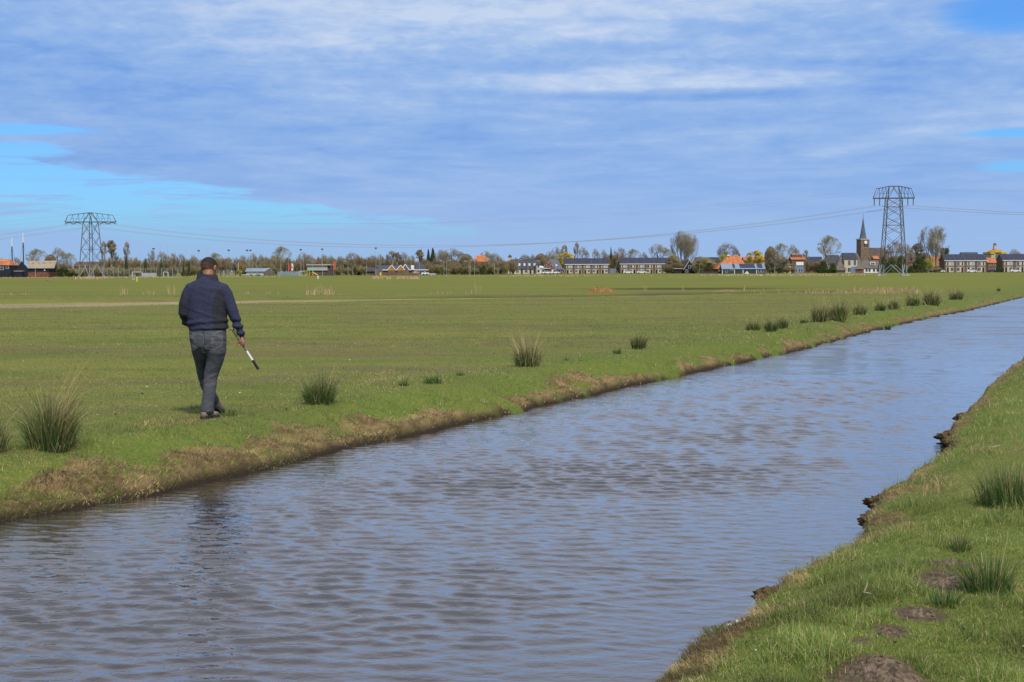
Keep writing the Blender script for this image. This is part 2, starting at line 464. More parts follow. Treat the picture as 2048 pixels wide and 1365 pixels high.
# bare soil in the ditch zone
at2 = N.n('ShaderNodeAttribute', attribute_name='ditch')
g = N.mix(N.m('MULTIPLY', at2.outputs['Fac'], N.ss(n2, 0.25, 0.5, 0.55, 1.0)), g, N.mix(N.ss(n3, 0.4, 0.6), (0.36, 0.28, 0.17), (0.26, 0.20, 0.115)))
at3 = N.n('ShaderNodeAttribute', attribute_name='wet')
g = N.mix(at3.outputs['Fac'], g, (0.035, 0.036, 0.014))
so = N.mix(N.ss(n3, 0.38, 0.62), (0.24, 0.165, 0.080), (0.11, 0.075, 0.038))
so = N.mix(N.ss(N.noise(geo, 9.0, 4, 0.7), 0.48, 0.7, 0, 0.9), so, (0.19, 0.195, 0.050))
zl_ = N.ss(spn.outputs[2], -0.22, -0.35)
so = N.mix(zl_, so, (0.035, 0.026, 0.016))
g = N.mix(soilA, g, so)
g = N.mix(moundA, g, N.mix(N.ss(n4, 0.4, 0.65), (0.115, 0.082, 0.055), (0.055, 0.040, 0.028)))
N.put(p.inputs['Base Color'], g)
bp = N.n('ShaderNodeBump'); bp.inputs['Strength'].default_value = 0.7; bp.inputs['Distance'].default_value = 0.06
N.put(bp.inputs['Height'], N.m('ADD', n3, N.m('MULTIPLY', n4, 0.5))); N.put(p.inputs['Normal'], bp.outputs[0])

me = np_mesh('meadow', V, [Fq], gm, smooth=True, colors=cols)
a = me.attributes.new('ditch', 'FLOAT', 'POINT'); a.data.foreach_set('value', dits.astype(np.float32))
dv = ditch_v(GX, GY)
wet = on_ditch(GX) * sstep(GX, -16, -2) * (ulA > 3) * (np.exp(-((dv - 1.2) / 1.3) ** 2) * 0.75)
pw = on(1370, 578)
wet = np.maximum(wet, 0.8 * np.exp(-(((GX - pw.x) / 9.0) ** 2 + ((GY - pw.y) / 7.0) ** 2) ** 2))
a = me.attributes.new('wet', 'FLOAT', 'POINT'); a.data.foreach_set('value', wet.ravel().astype(np.float32))
tag(link('meadow_ground', me), kind='structure')

# ---- water
wr = np.concatenate([-stretch(0, 300, 1.0, 1.25)[::-1][:-1], np.arange(0, 5, 0.2), np.arange(5, 14, 0.022), np.arange(14, 24, 0.032), stretch(24.03, 110, 0.035, 1.008), stretch(112, 900, 2, 1.06)])
wc = np.linspace(-0.05, 1.05, 190)
tl_, tr_ = tL(wr)[:, None], tR(wr)[:, None]
WT_ = tl_ + (tr_ - tl_) * wc[None, :] + np.where(wc < 0.5, -0.25, 0.25)[None, :] * (np.abs(wc - 0.5) * 2)[None, :] ** 4
WS = np.repeat(wr[:, None], len(wc), axis=1)
WX, WY = to_xy(WS, WT_)
h = np.zeros_like(WX)
wrng = np.random.default_rng(5)
sp_s = np.gradient(wr)[:, None]
amp_mod = 0.25 + 1.45 * fbm(WX * 0.40, WY * 0.6, 4)
near_edge = sstep(np.minimum(WT_ - tl_, tr_ - WT_), -0.05, 2.2)
for k in range(60):
    lam = 0.065 * (0.25 / 0.065) ** wrng.random()
    dirn = wrng.normal(0.0, 0.32) + 0.08                 # crests run across the view
    kx, ky = math.sin(dirn) * 2 * PI / lam, math.cos(dirn) * 2 * PI / lam
    amp = 0.0080 * lam * wrng.uniform(0.5, 1.2)
    att = sstep(lam / sp_s, 2.5, 5.0)
    ph = wrng.uniform(0, 6.28) + 1.4 * fbm(WX * 0.7 + k, WY * 0.7, 2)
    hh = np.sin(kx * WX + ky * WY + ph)
    h += amp * att * (hh + 0.40 * hh * hh) 
sd_h = h[np.abs(WY - 12) < 5].std(); g_ = h / sd_h
h = sd_h * 0.50 * (np.exp(0.42 * np.clip(g_, -3, 3)) - 1.1) / 0.42
h *= amp_mod * (0.30 + 0.70 * near_edge)
for k in range(26):
    lam = 0.5 * (2.6 / 0.5) ** wrng.random(); dirn = wrng.normal(0.05, 0.30)
    kx, ky = math.sin(dirn) * 2 * PI / lam, math.cos(dirn) * 2 * PI / lam
    h += 0.0065 * lam * wrng.uniform(0.5, 1.2) * sstep(lam / sp_s, 2.5, 4.5) * sstep(WY, 20, 48) * np.sin(kx * WX + ky * WY + wrng.uniform(0, 6.28) + 1.5 * fbm(WX * 0.3 + k, WY * 0.3, 2)) * (0.4 + 1.1 * fbm(WX * 0.15 + 7, WY * 0.1, 2))
Vw = np.stack([WX, WY, WZ + h], -1).reshape(-1, 3)
nr, nc = WX.shape; idx = np.arange(nr * nc).reshape(nr, nc)
Fw = np.stack([idx[:-1, :-1], idx[:-1, 1:], idx[1:, 1:], idx[1:, :-1]], -1).reshape(-1, 4)
wm = bpy.data.materials.new('canal_water'); wm.use_nodes = True
t = wm.node_tree; N = NT(t); p = t.nodes['Principled BSDF']
p.inputs['Base Color'].default_value = (0.026, 0.022, 0.024, 1); p.inputs['Roughness'].default_value = 0.06
p.inputs['IOR'].default_value = 1.6; p.inputs['Specular Tint'].default_value = (1.0, 0.955, 0.87, 1); p.inputs['Specular IOR Level'].default_value = 0.5
p.inputs['Coat Weight'].default_value = 0.7; p.inputs['Coat IOR'].default_value = 1.6; p.inputs['Coat Roughness'].default_value = 0.05
geo = N.n('ShaderNodeNewGeometry').outputs['Position']
w1 = N.noise(N.scale(geo, (0.75, 1.3, 1)), 6.5, 3, 0.55, 0.6)
w2 = N.noise(N.scale(geo, (0.7, 1.3, 1)), 17.0, 3, 0.6, 0.4)
w3 = N.noise(N.scale(geo, (0.7, 1.2, 1)), 2.4, 2, 0.5, 0.4)
hh_ = N.m('ADD', N.m('MULTIPLY', w1, 0.50), N.m('ADD', N.m('MULTIPLY', w2, 0.32), N.m('MULTIPLY', w3, 0.25)))
spw = N.n('ShaderNodeSeparateXYZ'); N.put(spw.inputs[0], geo)
w4 = N.noise(N.scale(geo, (0.5, 0.8, 1)), 0.9, 3, 0.6, 0.3)
hh_ = N.m('ADD', N.m('MULTIPLY', hh_, N.ss(spw.outputs[1], 14, 60, 1.0, 2.6)), N.m('ADD', N.m('MULTIPLY', w4, N.ss(spw.outputs[1], 22, 60, 0.0, 8.0)), N.m('MULTIPLY', N.noise(N.scale(geo, (0.5, 1.0, 1)), 0.32, 3, 0.65), N.ss(spw.outputs[1], 30, 80, 0.0, 14.0))))
bp = N.n('ShaderNodeBump'); bp.inputs['Strength'].default_value = 0.5; bp.inputs['Distance'].default_value = 0.03
N.put(bp.inputs['Height'], hh_); N.put(p.inputs['Normal'], bp.outputs[0]); N.put(p.inputs['Coat Normal'], bp.outputs[0]); N.put(p.inputs['Roughness'], N.ss(spw.outputs[1], 18, 75, 0.03, 0.20)); N.put(p.inputs['Coat Roughness'], N.ss(spw.outputs[1], 18, 75, 0.02, 0.20))
me = np_mesh('canal_water', Vw, [Fw], wm, smooth=True)
tag(link('canal_water', me), kind='structure')

# ================================================================ GRASS
def blades(P, H, Wd, lean, leandir, C, bend=0.5):
    """P base (n,3), H height, Wd width, lean (0 up .. 1 flat), leandir angle"""
    n = len(P)
    fa = rng.uniform(0, 2 * PI, n)
    wx, wy = np.cos(fa) * Wd / 2, np.sin(fa) * Wd / 2
    lx, ly = np.cos(leandir), np.sin(leandir)
    a1 = lean * (1 - bend); a2 = lean * (1 + bend)
    m1 = np.stack([P[:, 0] + lx * H * 0.5 * np.sin(a1), P[:, 1] + ly * H * 0.5 * np.sin(a1), P[:, 2] + H * 0.5 * np.cos(a1)], -1)
    tp = np.stack([m1[:, 0] + lx * H * 0.5 * np.sin(a2), m1[:, 1] + ly * H * 0.5 * np.sin(a2), m1[:, 2] + H * 0.5 * np.cos(a2)], -1)
    w = np.stack([wx, wy, np.zeros(n)], -1)
    V = np.stack([P - w, P + w, m1 + w * 0.75, m1 - w * 0.75, tp], 1).reshape(-1, 3)
    b0 = np.arange(n)[:, None] * 5
    Q = b0 + np.array([[0, 1, 2, 3]]); T = b0 + np.array([[3, 2, 4]])
    return V, Q, T, np.repeat(C, 5, axis=0)
def leaf_mat(name, rough=0.6, trans=0.25, gain=1.0):
    mt = bpy.data.materials.new(name); mt.use_nodes = True
    t = mt.node_tree; N = NT(t); p = t.nodes['Principled BSDF']
    p.inputs['Roughness'].default_value = rough; p.inputs['Specular IOR Level'].default_value = 0.25
    a = N.n('ShaderNodeVertexColor', layer_name='tint')
    g = N.noise(N.n('ShaderNodeNewGeometry').outputs['Position'], 2.0, 3, 0.6)
    c = N.mix(1.0, a.outputs[0], N.mix(N.ss(g, 0.3, 0.7), (0.85 * gain,) * 3, (1.15 * gain,) * 3), 'MULTIPLY')
    N.put(p.inputs['Base Color'], c)
    if trans:
        tr = N.n('ShaderNodeBsdfTranslucent'); N.put(tr.inputs[0], c)
        mx = N.n('ShaderNodeMixShader'); mx.inputs[0].default_value = trans
        out = t.nodes['Material Output']
        t.links.new(p.outputs[0], mx.inputs[1]); t.links.new(tr.outputs[0], mx.inputs[2]); t.links.new(mx.outputs[0], out.inputs[0])
    return mt
GRASS = leaf_mat('grass_blades', 0.6, 0.3, 1.72)
def palette(u, cols_, pr):
    cols_ = np.array(cols_); k = np.searchsorted(np.cumsum(pr), u * sum(pr)); k = np.clip(k, 0, len(cols_) - 1)
    return cols_[k]
G_GREEN = [(0.093, 0.136, 0.026), (0.128, 0.166, 0.038), (0.062, 0.100, 0.022), (0.165, 0.180, 0.052), (0.30, 0.25, 0.13)]
G_FIELD = [(0.098, 0.130, 0.028), (0.125, 0.145, 0.032), (0.095, 0.085, 0.045), (0.15, 0.145, 0.055), (0.22, 0.185, 0.10)]
G_STRAW = [(0.27, 0.195, 0.095), (0.20, 0.145, 0.068), (0.12, 0.085, 0.042), (0.15, 0.165, 0.045), (0.34, 0.27, 0.14)]
def scatter(n, py0, py1, px0=-160, px1=2210, zplane=-0.05, power=1.0):
    py = py0 + (py1 - py0) * rng.random(n) ** power
    px = rng.uniform(px0, px1, n)
    v = (np.array(F_)[None] * FPX + np.array(R_)[None] * (px - 1024)[:, None] - np.array(U_)[None] * (py - 682.5)[:, None])
    k = (zplane - CAMH) / v[:, 2]
    return v[:, 0] * k, v[:, 1] * k
def grass_patch(name, n, py0, py1, side, power=1.0, px0=-160, px1=2210):
    x, y = scatter(n, py0, py1, px0, px1, power=power)
    s, t_ = to_st(x, y); ul = tL(s) - t_; ur = t_ - tR(s)
    keep = (ul > 0.05) if side == 'l' else (ur > 0.0)
    x, y, ul, ur = x[keep], y[keep], ul[keep], ur[keep]
    so = bank_soil(x, y); mo = mound_soil(x, y); di = ditch_soil(x, y)
    u1 = rng.random(len(x))
    keep = (u1 > mo * 0.93) & (u1 > di * 0.96) & (u1 > so * (0.45 if side == 'r' else 0.2))
    x, y, ul, ur, so = x[keep], y[keep], ul[keep], ur[keep], so[keep]
    n = len(x); d = np.hypot(x, y)
    tuft = fbm(x * 3.1, y * 3.1, 3); big = fbm(x * 0.45, y * 0.45, 4); dryn = fbm(x * 1.1 + 40, y * 1.1, 4)
    u = ul if side == 'l' else ur
    lushv = np.exp(-np.clip(u - 0.8, 0, 99) / 2.4) if side == 'l' else np.ones(n)
    H = (0.018 + (0.095 if side == 'r' else 0.055) * lushv * sstep(tuft, 0.46, 0.80) + 0.012 * big) * rng.uniform(0.45, 1.35, n) * (0.95 if side == 'r' else 1.0)
    Wd = np.maximum(0.0030 if side == 'r' else 0.0045, d * 0.00030) * rng.uniform(0.7, 1.3, n)
    H = H * (1 + d / 80)
    isd = rng.random(n) < so * 0.9
    shade = rng.random(n)
    cg = palette(rng.random(n), G_GREEN, [5, 4, 3, 3.2, 1.6])
    cfld = palette(rng.random(n), G_FIELD, [5, 4, 2.2, 2.0, 0.7])
    cs = palette(rng.random(n), G_STRAW, [4, 4, 2, 2.2, 1.2])
    brn = (rng.random(n) < sstep(fbm(x * 0.20 + 9, y * 0.42 + 2, 5), 0.46, 0.60) * 0.75 * (1 - lushv))[:, None]
    mixk = (rng.random(n) < (lushv * 0.80 + 0.12 + 1.6 * (big - 0.5)))[:, None]
    C = np.where(mixk, cg, cfld)
    C = np.where(brn, np.array([[0.108, 0.096, 0.058]]) * rng.uniform(0.7, 1.4, n)[:, None], C)
    C = C * (0.52 + 0.95 * fbm(x * 0.9 + 50, y * 1.3, 4))[:, None]
    dry = (rng.random(n) < (sstep(dryn, 0.50, 0.62) * (0.80 if side == 'r' else 0.60) + 0.08))[:, None]
    C = np.where(dry, cs, C)
    pt = fbm(x * 3.5 + 11, y * 3.5, 4)[:, None]
    cs = cs * (0.45 + 1.25 * sstep(pt, 0.36, 0.66)) * (0.8 if side == 'r' else 1.0)
    cs = np.where((rng.random(n)[:, None] < sstep(fbm(x * 1.9 + 31, y * 1.9, 3)[:, None], 0.40, 0.58) * 0.85), cg * 0.95, cs)
    C = np.where(isd[:, None], cs, C)
    C = C * (0.72 + 0.56 * (0.5 * rng.random(n) + 0.5 * tuft))[:, None]
    H = np.where(isd, rng.uniform(0.025, 0.075 if side == 'r' else 0.10, n), H)
    lean = np.abs(rng.normal(0.65, 0.45, n)); lean = np.where(dry[:, 0], lean + 0.5, lean); lean = np.where(isd, rng.uniform(0.9, 1.6, n), lean)
    ld = rng.uniform(0, 2 * PI, n)
    toward = math.atan2(-ST, CT) if side == 'l' else math.atan2(ST, -CT)
    ld = np.where(isd, toward + rng.normal(0, 0.7, n), ld)
    P = np.stack([x, y, ground(x, y) - 0.006 + isd * 0.01], -1)
    return blades(P, H, Wd, lean, ld, C)
def join(parts):
    V, Q, T, C = [], [], [], []; o = 0
    for v, q, t_, c in parts:
        V.append(v); Q.append(q + o); T.append(t_ + o); C.append(c); o += len(v)
    return np.concatenate(V), np.concatenate(Q), np.concatenate(T), np.concatenate(C)
DENS = 1.0
V, Q, T, C = join([grass_patch('a', int(230000 * DENS), 700, 1520, 'r', 0.8, 1150, 2300), grass_patch('a2', int(40000 * DENS), 1000, 1500, 'r', 1.0, 1250, 2250), grass_patch('a3', 110000, 640, 1500, 'r', 0.8, 2300, 3500)])
tag(link('grass_near_bank', np_mesh('grass_near_bank', V, [Q, T], GRASS, colors=C)), 'green and dry grass blades covering the near bank', 'grass', kind='stuff')
V, Q, T, C = join([grass_patch('b', int(260000 * DENS), 640, 1080, 'l', 1.0), grass_patch('c', int(120000 * DENS), 588, 700, 'l', 0.9),
                   grass_patch('c2', int(120000 * DENS), 740, 1060, 'l', 1.0, -160, 1300)])
tag(link('grass_meadow', np_mesh('grass_meadow', V, [Q, T], GRASS, colors=C)), 'short grazed grass of the meadow beyond the canal', 'grass', kind='stuff')
# ================================================================ THE WALKER
K = on(412, 838).y / FPX                                     # metres per photo pixel at the man's distance
foot = on(412, 838)
def remesh(mb, vox, smooth_it=3):
    me = mb.mesh('tmp', [])
    o = bpy.data.objects.new('tmp', me); col.objects.link(o)
    md = o.modifiers.new('r', 'REMESH'); md.mode = 'VOXEL'; md.voxel_size = vox
    if smooth_it:
        sm = o.modifiers.new('s', 'SMOOTH'); sm.iterations = smooth_it; sm.factor = 0.5
    dg = bpy.context.evaluated_depsgraph_get()
    ev = o.evaluated_get(dg)
    out = bpy.data.meshes.new_from_object(ev)
    bpy.data.objects.remove(o)
    out.polygons.foreach_set('use_smooth', [True] * len(out.polygons))
    return out
def displace(me, fn):
    n = len(me.vertices)
    co = np.empty(n * 3, dtype=np.float32); me.vertices.foreach_get('co', co); co = co.reshape(-1, 3)
    nn = np.empty(n * 3, dtype=np.float32); me.vertices.foreach_get('normal', nn); nn = nn.reshape(-1, 3)
    co = co + nn * fn(co)[:, None]
    me.vertices.foreach_set('co', co.ravel().astype(np.float32)); me.update()
def centers(me):
    n = len(me.polygons); c = np.empty(n * 3, dtype=np.float32); me.polygons.foreach_get('center', c); return c.reshape(-1, 3)
def limb(mb, pts, n=14):
    """pts: (x, y, z, rx, ry); rings laid square to the path"""
    rings = []
    for i, q in enumerate(pts):
        a = Vector(pts[max(i - 1, 0)][:3]); b_ = Vector(pts[min(i + 1, len(pts) - 1)][:3]); d = (b_ - a).normalized()
        side = Vector((1, 0, 0)); side = (side - d * side.dot(d)).normalized(); fr = d.cross(side)
        c = Vector(q[:3])
        rings.append([c + side * math.cos(2 * PI * k / n) * q[3] + fr * math.sin(2 * PI * k / n) * q[4] for k in range(n)])
    # rounded ends
    def cap(i, j, sgn):
        a = Vector(pts[i][:3]); d = (a - Vector(pts[j][:3])).normalized(); r_ = min(pts[i][3], pts[i][4])
        return [a + (p_ - a) * 0.6 + d * r_ * 0.55 for p_ in rings[i if i >= 0 else len(pts) - 1]]
    rr_ = [cap(0, 1, 1)] + rings + [cap(-1, -2, 1)]
    mb.loft(rr_)
MZ = float(ground(foot.x, foot.y)) - 0.012
def Q(px, py, y, rx, ry=None):
    v = at(px, py, foot.y + y)
    return (v.x - foot.x, y, v.z - MZ, rx * K, (ry if ry else rx) * K)

skin = mat('skin', (0.25, 0.115, 0.062), rough=0.5, var=0.12, scale=18, spec=0.35)
hairm = mat('dark_hair', (0.022, 0.014, 0.010), rough=0.75, var=0.3, scale=120, bump=0.5, bdist=0.004)
navy = mat('navy_fleece', (0.036, 0.038, 0.068), rough=0.95, var=0.18, scale=60, spec=0.1, bump=0.35, bdist=0.004)
panel = mat('charcoal_softshell', (0.026, 0.026, 0.034), rough=0.9, var=0.15, scale=30, spec=0.25, bump=0.2, bdist=0.003)
boot_m = mat('worn_boot_leather', (0.21, 0.165, 0.13), rough=0.85, var=0.25, scale=30, spec=0.2, bump=0.4, bdist=0.004)
sole_m = mat('boot_rubber', (0.035, 0.030, 0.028), rough=0.8, var=0.2, scale=25)
# washed black denim with paler wear on the seat
denim = bpy.data.materials.new('washed_denim'); denim.use_nodes = True
t = denim.node_tree; N = NT(t); p = t.nodes['Principled BSDF']; p.inputs['Roughness'].default_value = 0.9; p.inputs['Specular IOR Level'].default_value = 0.15
oc = N.n('ShaderNodeTexCoord').outputs['Object']; spx = N.n('ShaderNodeSeparateXYZ'); N.put(spx.inputs[0], oc)
wv = N.noise(N.scale(oc, (1, 1, 2.6)), 12, 5, 0.65); fine = N.noise(N.scale(oc, (1, 1, 0.5)), 160, 2, 0.6)
base = N.mix(N.ss(wv, 0.40, 0.72), (0.060, 0.062, 0.070), (0.096, 0.099, 0.110))
seat = N.m('MULTIPLY', N.ss(spx.outputs[2], 0.74, 0.84), N.ss(wv, 0.52, 0.66))
base = N.mix(N.m('MULTIPLY', seat, 0.55), base, (0.17, 0.18, 0.205))
base = N.mix(N.ss(fine, 0.4, 0.7, 0, 0.25), base, (0.11, 0.115, 0.13))
N.put(p.inputs['Base Color'], base)
bp = N.n('ShaderNodeBump'); bp.inputs['Strength'].default_value = 0.3; bp.inputs['Distance'].default_value = 0.008; N.put(bp.inputs['Height'], wv); N.put(p.inputs['Normal'], bp.outputs[0])

man = empty('person', (foot.x, foot.y, float(ground(foot.x, foot.y)) - 0.012), 0, 'man walking away in navy jacket and faded jeans, holding a short stick', 'person')

# --- body: one continuous surface
HC = Vector(Q(418.5, 533, 0.065, 1)[:3])
hrot = Matrix.Rotation(R(-24), 4, 'Z') @ Matrix.Rotation(R(-24), 4, 'X')       # turned right, bowed
HS = 1.07
def HP(x, y, z): return HC + (hrot @ Vector((x * HS, y * HS, z * HS)))
body = MB()
def ell(c, rx, ry, rz, rot=Matrix.Identity(4), n=18, k=12, target=None):
    mb = MB(); mb.ball((0, 0, 0), rx, ry, rz, n, k)
    (target or body).add([Vector(c) + (rot @ Vector(v_)) for v_ in mb.v], mb.f)
ell(HP(0, -0.005, 0.008), 0.0856, 0.1049, 0.0899, hrot)            # skull
ell(HP(0, 0.028, -0.045), 0.0685, 0.0749, 0.0749, hrot)            # face
ell(HP(0, 0.060, -0.092), 0.040, 0.035, 0.026, hrot)            # chin
ell(HP(0, 0.100, -0.030), 0.014, 0.020, 0.022, hrot)            # nose
ell(HP(0, 0.092, 0.000), 0.050, 0.014, 0.012, hrot)             # brow
ell(HP(0, 0.088, -0.066), 0.026, 0.012, 0.012, hrot)            # lips
for sgn in (-1, 1):
    ell(HP(sgn * 0.081, 0.002, -0.022), 0.010, 0.022, 0.034, hrot)   # ears
    ell(HP(sgn * 0.088, -0.006, -0.012), 0.007, 0.014, 0.022, hrot)
limb(body, [Q(415, 566, 0.0, 12, 13), Q(416, 554, 0.02, 11.5, 12), Q(418, 543, 0.045, 11.5, 12)])
limb(body, [Q(415, 567, 0.0, 22, 14), Q(414, 580, 0.0, 33, 21), Q(413, 605, 0.0, 33, 22), Q(414, 635, 0.0, 31, 22), Q(415, 665, 0.0, 32, 22), Q(415, 690, 0, 30, 22)], 20)
limb(body, [Q(384, 578, 0, 10), Q(373, 602, -0.01, 8.5), Q(367, 626, 0.0, 7.5), Q(374, 642, 0.10, 6.5), Q(384, 654, 0.20, 5)])
limb(body, [Q(446, 580, 0, 10), Q(457, 604, -0.01, 8.5), Q(466, 628, -0.02, 7.2), Q(477, 654, 0.0, 5.5), Q(485, 678, 0.03, 4.2, 5)])
limb(body, [Q(432, 690, 0, 16), Q(430, 718, 0.02, 14), Q(422, 752, 0.05, 10.5), Q(418, 785, 0.02, 9.5), Q(415, 826, 0.0, 7)])
limb(body, [Q(399, 690, 0, 15), Q(403, 718, 0.12, 12.5), Q(406, 748, 0.24, 10), Q(414, 776, 0.30, 8.5), Q(430, 806, 0.44, 6.5)])
# right hand: palm, four fingers wrapped round the stick, thumb over it
stick_a = Vector(Q(463, 656, -0.02, 1)[:3]); stick_b = Vector(Q(517, 739, 0.03, 1)[:3])
sdir = (stick_b - stick_a).normalized()
hp = stick_a + sdir * ((Vector(Q(485, 686, 0, 1)[:3]) - stick_a).dot(sdir))
palm_c = hp + Vector((0.016, -0.026, 0.012))
ell(palm_c, 0.030, 0.017, 0.043, Matrix.Rotation(R(-18), 4, 'Y'))
ell(palm_c + Vector((-0.006, 0.012, 0.034)), 0.022, 0.020, 0.026)
perp1 = Vector((0, -1, 0)); perp1 = (perp1 - sdir * perp1.dot(sdir)).normalized(); perp2 = sdir.cross(perp1)
for i_f, (off, ln, rf) in enumerate([(-0.036, 1.0, .0092), (-0.013, 1.08, .0096), (0.010, 1.0, .0092), (0.032, 0.86, .0082)]):
    c0 = hp + sdir * off; pts = []
    for j in range(5):
        ang = R(10 + j * 62 * ln)
        rad = 0.0275
        pts.append(c0 + (perp1 * math.cos(ang) - perp2 * math.sin(ang)) * rad)
    pts = [palm_c + sdir * off * 0.9 + Vector((0.006, 0, -0.004))] + pts
    limb(body, [(*q, rf * (1 - 0.06 * k_), rf * (1 - 0.06 * k_)) for k_, q in enumerate(pts)], 8)
tb = [palm_c + Vector((-0.012, 0.0, 0.022)), palm_c + Vector((-0.032, 0.004, 0.006)), hp + sdir * -0.02 + Vector((-0.040, -0.024, -0.012)), hp + sdir * 0.005 + Vector((-0.034, -0.030, -0.024))]
limb(body, [(*q, r_, r_) for q, r_ in zip(tb, (0.013, 0.012, 0.0105, 0.009))], 8)
# left hand, in front of the waist
ell(Vector(Q(389, 657, 0.215, 1)[:3]), 0.040, 0.018, 0.026)
for k_ in range(4):
    q0 = Vector(Q(394, 653 + 3.2 * k_, 0.222, 1)[:3]); ln = (0.045, 0.052, 0.047, 0.037)[k_]
    limb(body, [(*q0, .009, .009), (*(q0 + Vector((ln * .6, 0.006, -0.004))), .0088, .0088), (*(q0 + Vector((ln, -0.006, -0.012))), .008, .008)], 8)
q0 = Vector(Q(388, 654, 0.20, 1)[:3]); limb(body, [(*q0, .012, .012), (*(q0 + Vector((0.03, -0.01, 0.022))), .010, .010), (*(q0 + Vector((0.05, -0.012, 0.020))), .009, .009)], 8)
bm_ = remesh(body, 0.0055, 2)
bm_.materials.append(skin)
bo = link('body', bm_, man)
# eyes, set into the face
for sgn in (-1, 1):
    e_ = MB(); e_.ball(HP(sgn * 0.030, 0.088, -0.014), 0.012, 0.012, 0.009, 10, 8)
    e_.build('eye', mat('eye_white', (0.55, 0.52, 0.48), rough=0.2), bo, True)

# --- hair: close-cropped cap, fading towards the nape
inv = hrot.inverted()
def cap_mesh(rx, ry, rz, oz, test, seed_=0):
    q_ = MB(); ell(HP(0, -0.005, oz), rx, ry, rz, hrot, 64, 48, q_)
    kf = []
    for f in q_.f:
        c = sum((Vector(q_.v[i]) for i in f), Vector()) / len(f); l_ = (inv @ (c - HC)) / HS
        wob = 0.007 * (float(fbm(np.array(math.atan2(l_.x, -l_.y) * 4.0 + seed_), np.array(l_.y * 30), 3)) - 0.5) * 2
        if test(l_, wob): kf.append(f)
    q_.f = kf; q_.mi = [0] * len(kf); return q_
ho = cap_mesh(0.0862, 0.1055, 0.0905, 0.0090, lambda l, w: l.z + w > 0.004 + 0.45 * max(l.y + 0.01, 0) and not (l.y > 0.068 and l.z < 0.045)).build('hair', hairm, man, True)
cap_mesh(0.0859, 0.1052, 0.0902, 0.0088, lambda l, w: l.z + w > -0.030 + 0.62 * max(l.y + 0.02, 0) and l.y < 0.05, 5).build('fade', mat('short_hair_fade', (0.060, 0.034, 0.023), rough=0.8, var=0.3, scale=90), ho, True)
cap_mesh(0.0857, 0.1049, 0.0900, 0.0086, lambda l, w: l.z + w > -0.056 + 0.80 * max(l.y + 0.03, 0) and l.y < 0.02, 9).build('stubble', mat('cropped_stubble', (0.135, 0.066, 0.040), rough=0.8, var=0.25, scale=90), ho, True)

# --- jacket
jk = MB()
limb(jk, [Q(414, 560, 0.005, 20, 18), Q(414, 566, 0.0, 30, 20), Q(413.5, 576, 0, 38.5, 24), Q(413.5, 600, 0, 40.5, 27), Q(414, 622, 0, 39, 27), Q(415, 640, 0, 39.5, 27), Q(415.5, 650, 0, 40.5, 27.5), Q(415.5, 657, 0, 37.5, 25.5)], 28)
limb(jk, [Q(385, 576, 0, 13.5, 16), Q(376, 590, -0.005, 13, 14), Q(370, 608, -0.01, 12, 13), Q(368, 626, 0.0, 11, 12), Q(374, 640, 0.08, 10.5, 11), Q(383, 652, 0.17, 8.5)])
limb(jk, [Q(444, 577, 0, 13.5, 16), Q(453, 590, -0.005, 13, 14), Q(459, 606, -0.01, 12, 13), Q(465, 622, -0.02, 11.2, 12), Q(471.5, 640, -0.01, 10, 11), Q(477.5, 655, 0.0, 8.2, 9.5), Q(482.5, 668, 0.015, 6.2, 7.5), Q(485, 677, 0.025, 5.2, 6.5)])
jm = remesh(jk, 0.0095, 4)
def jfold(c):
    x, y, z = c[:, 0], c[:, 1], c[:, 2]
    rid = 1 - np.abs(2 * fbm(x * 2.2 + y * 1.5 + 5, z * 13 + x * 5, 3) - 1)
    low = sstep(z, 1.32, 1.05)
    drape = 0.019 * (rid - 0.6) * (0.35 + low) * np.where(np.abs(x - 0.01) > 0.24, 0.4, 1.0)
    roll = 0.010 * np.sin((z - 0.10 * x) * 75 + 2 * fbm(x * 6, z * 3, 2)) * sstep(z, 1.16, 1.07)
    cuff = -0.004 * np.exp(-((z - 1.018) / 0.006) ** 2) * (np.abs(x) < 0.25)
    blade = -0.010 * np.exp(-((x - 0.0) / 0.05) ** 2 - ((z - 1.32) / 0.12) ** 2) * (y < 0)
    arm = 0.006 * (fbm(x * 8, z * 26, 2) - 0.2) * (np.abs(x - 0.01) > 0.235) * sstep(z, 1.35, 1.15)
    return drape + roll + cuff + blade + arm
displace(jm, jfold)
c = centers(jm); x, y, z = c.T
px_ = x / K + 412; py_ = 838 - z / K
back = y < 0.12
sidep = back & (px_ > np.interp(py_, [570, 578, 600, 622, 640, 660], [449, 440, 436, 431, 434, 437])) & (px_ < np.interp(py_, [575, 600, 620, 660], [447, 452, 458, 470])) & (py_ > 577) & (py_ < 660)
armr = (px_ > np.interp(py_, [575, 600, 620, 650, 680], [447, 451, 455, 466, 476])) & (px_ < np.interp(py_, [575, 600, 625, 650, 665], [447, 456, 465, 471, 474])) & (py_ > 582) & (py_ < 668)
arml = (px_ < np.interp(py_, [575, 600, 620, 650, 670], [370, 378, 379, 381, 384])) & (py_ > 583)
sidel = (y > 0.03) & (px_ < 385) & (py_ > 585)
mi = (sidep | armr | arml | sidel).astype(np.int32)
jm.materials.clear(); jm.materials.append(navy); jm.materials.append(panel); jm.polygons.foreach_set('material_index', mi)
jo = link('jacket', jm, man)
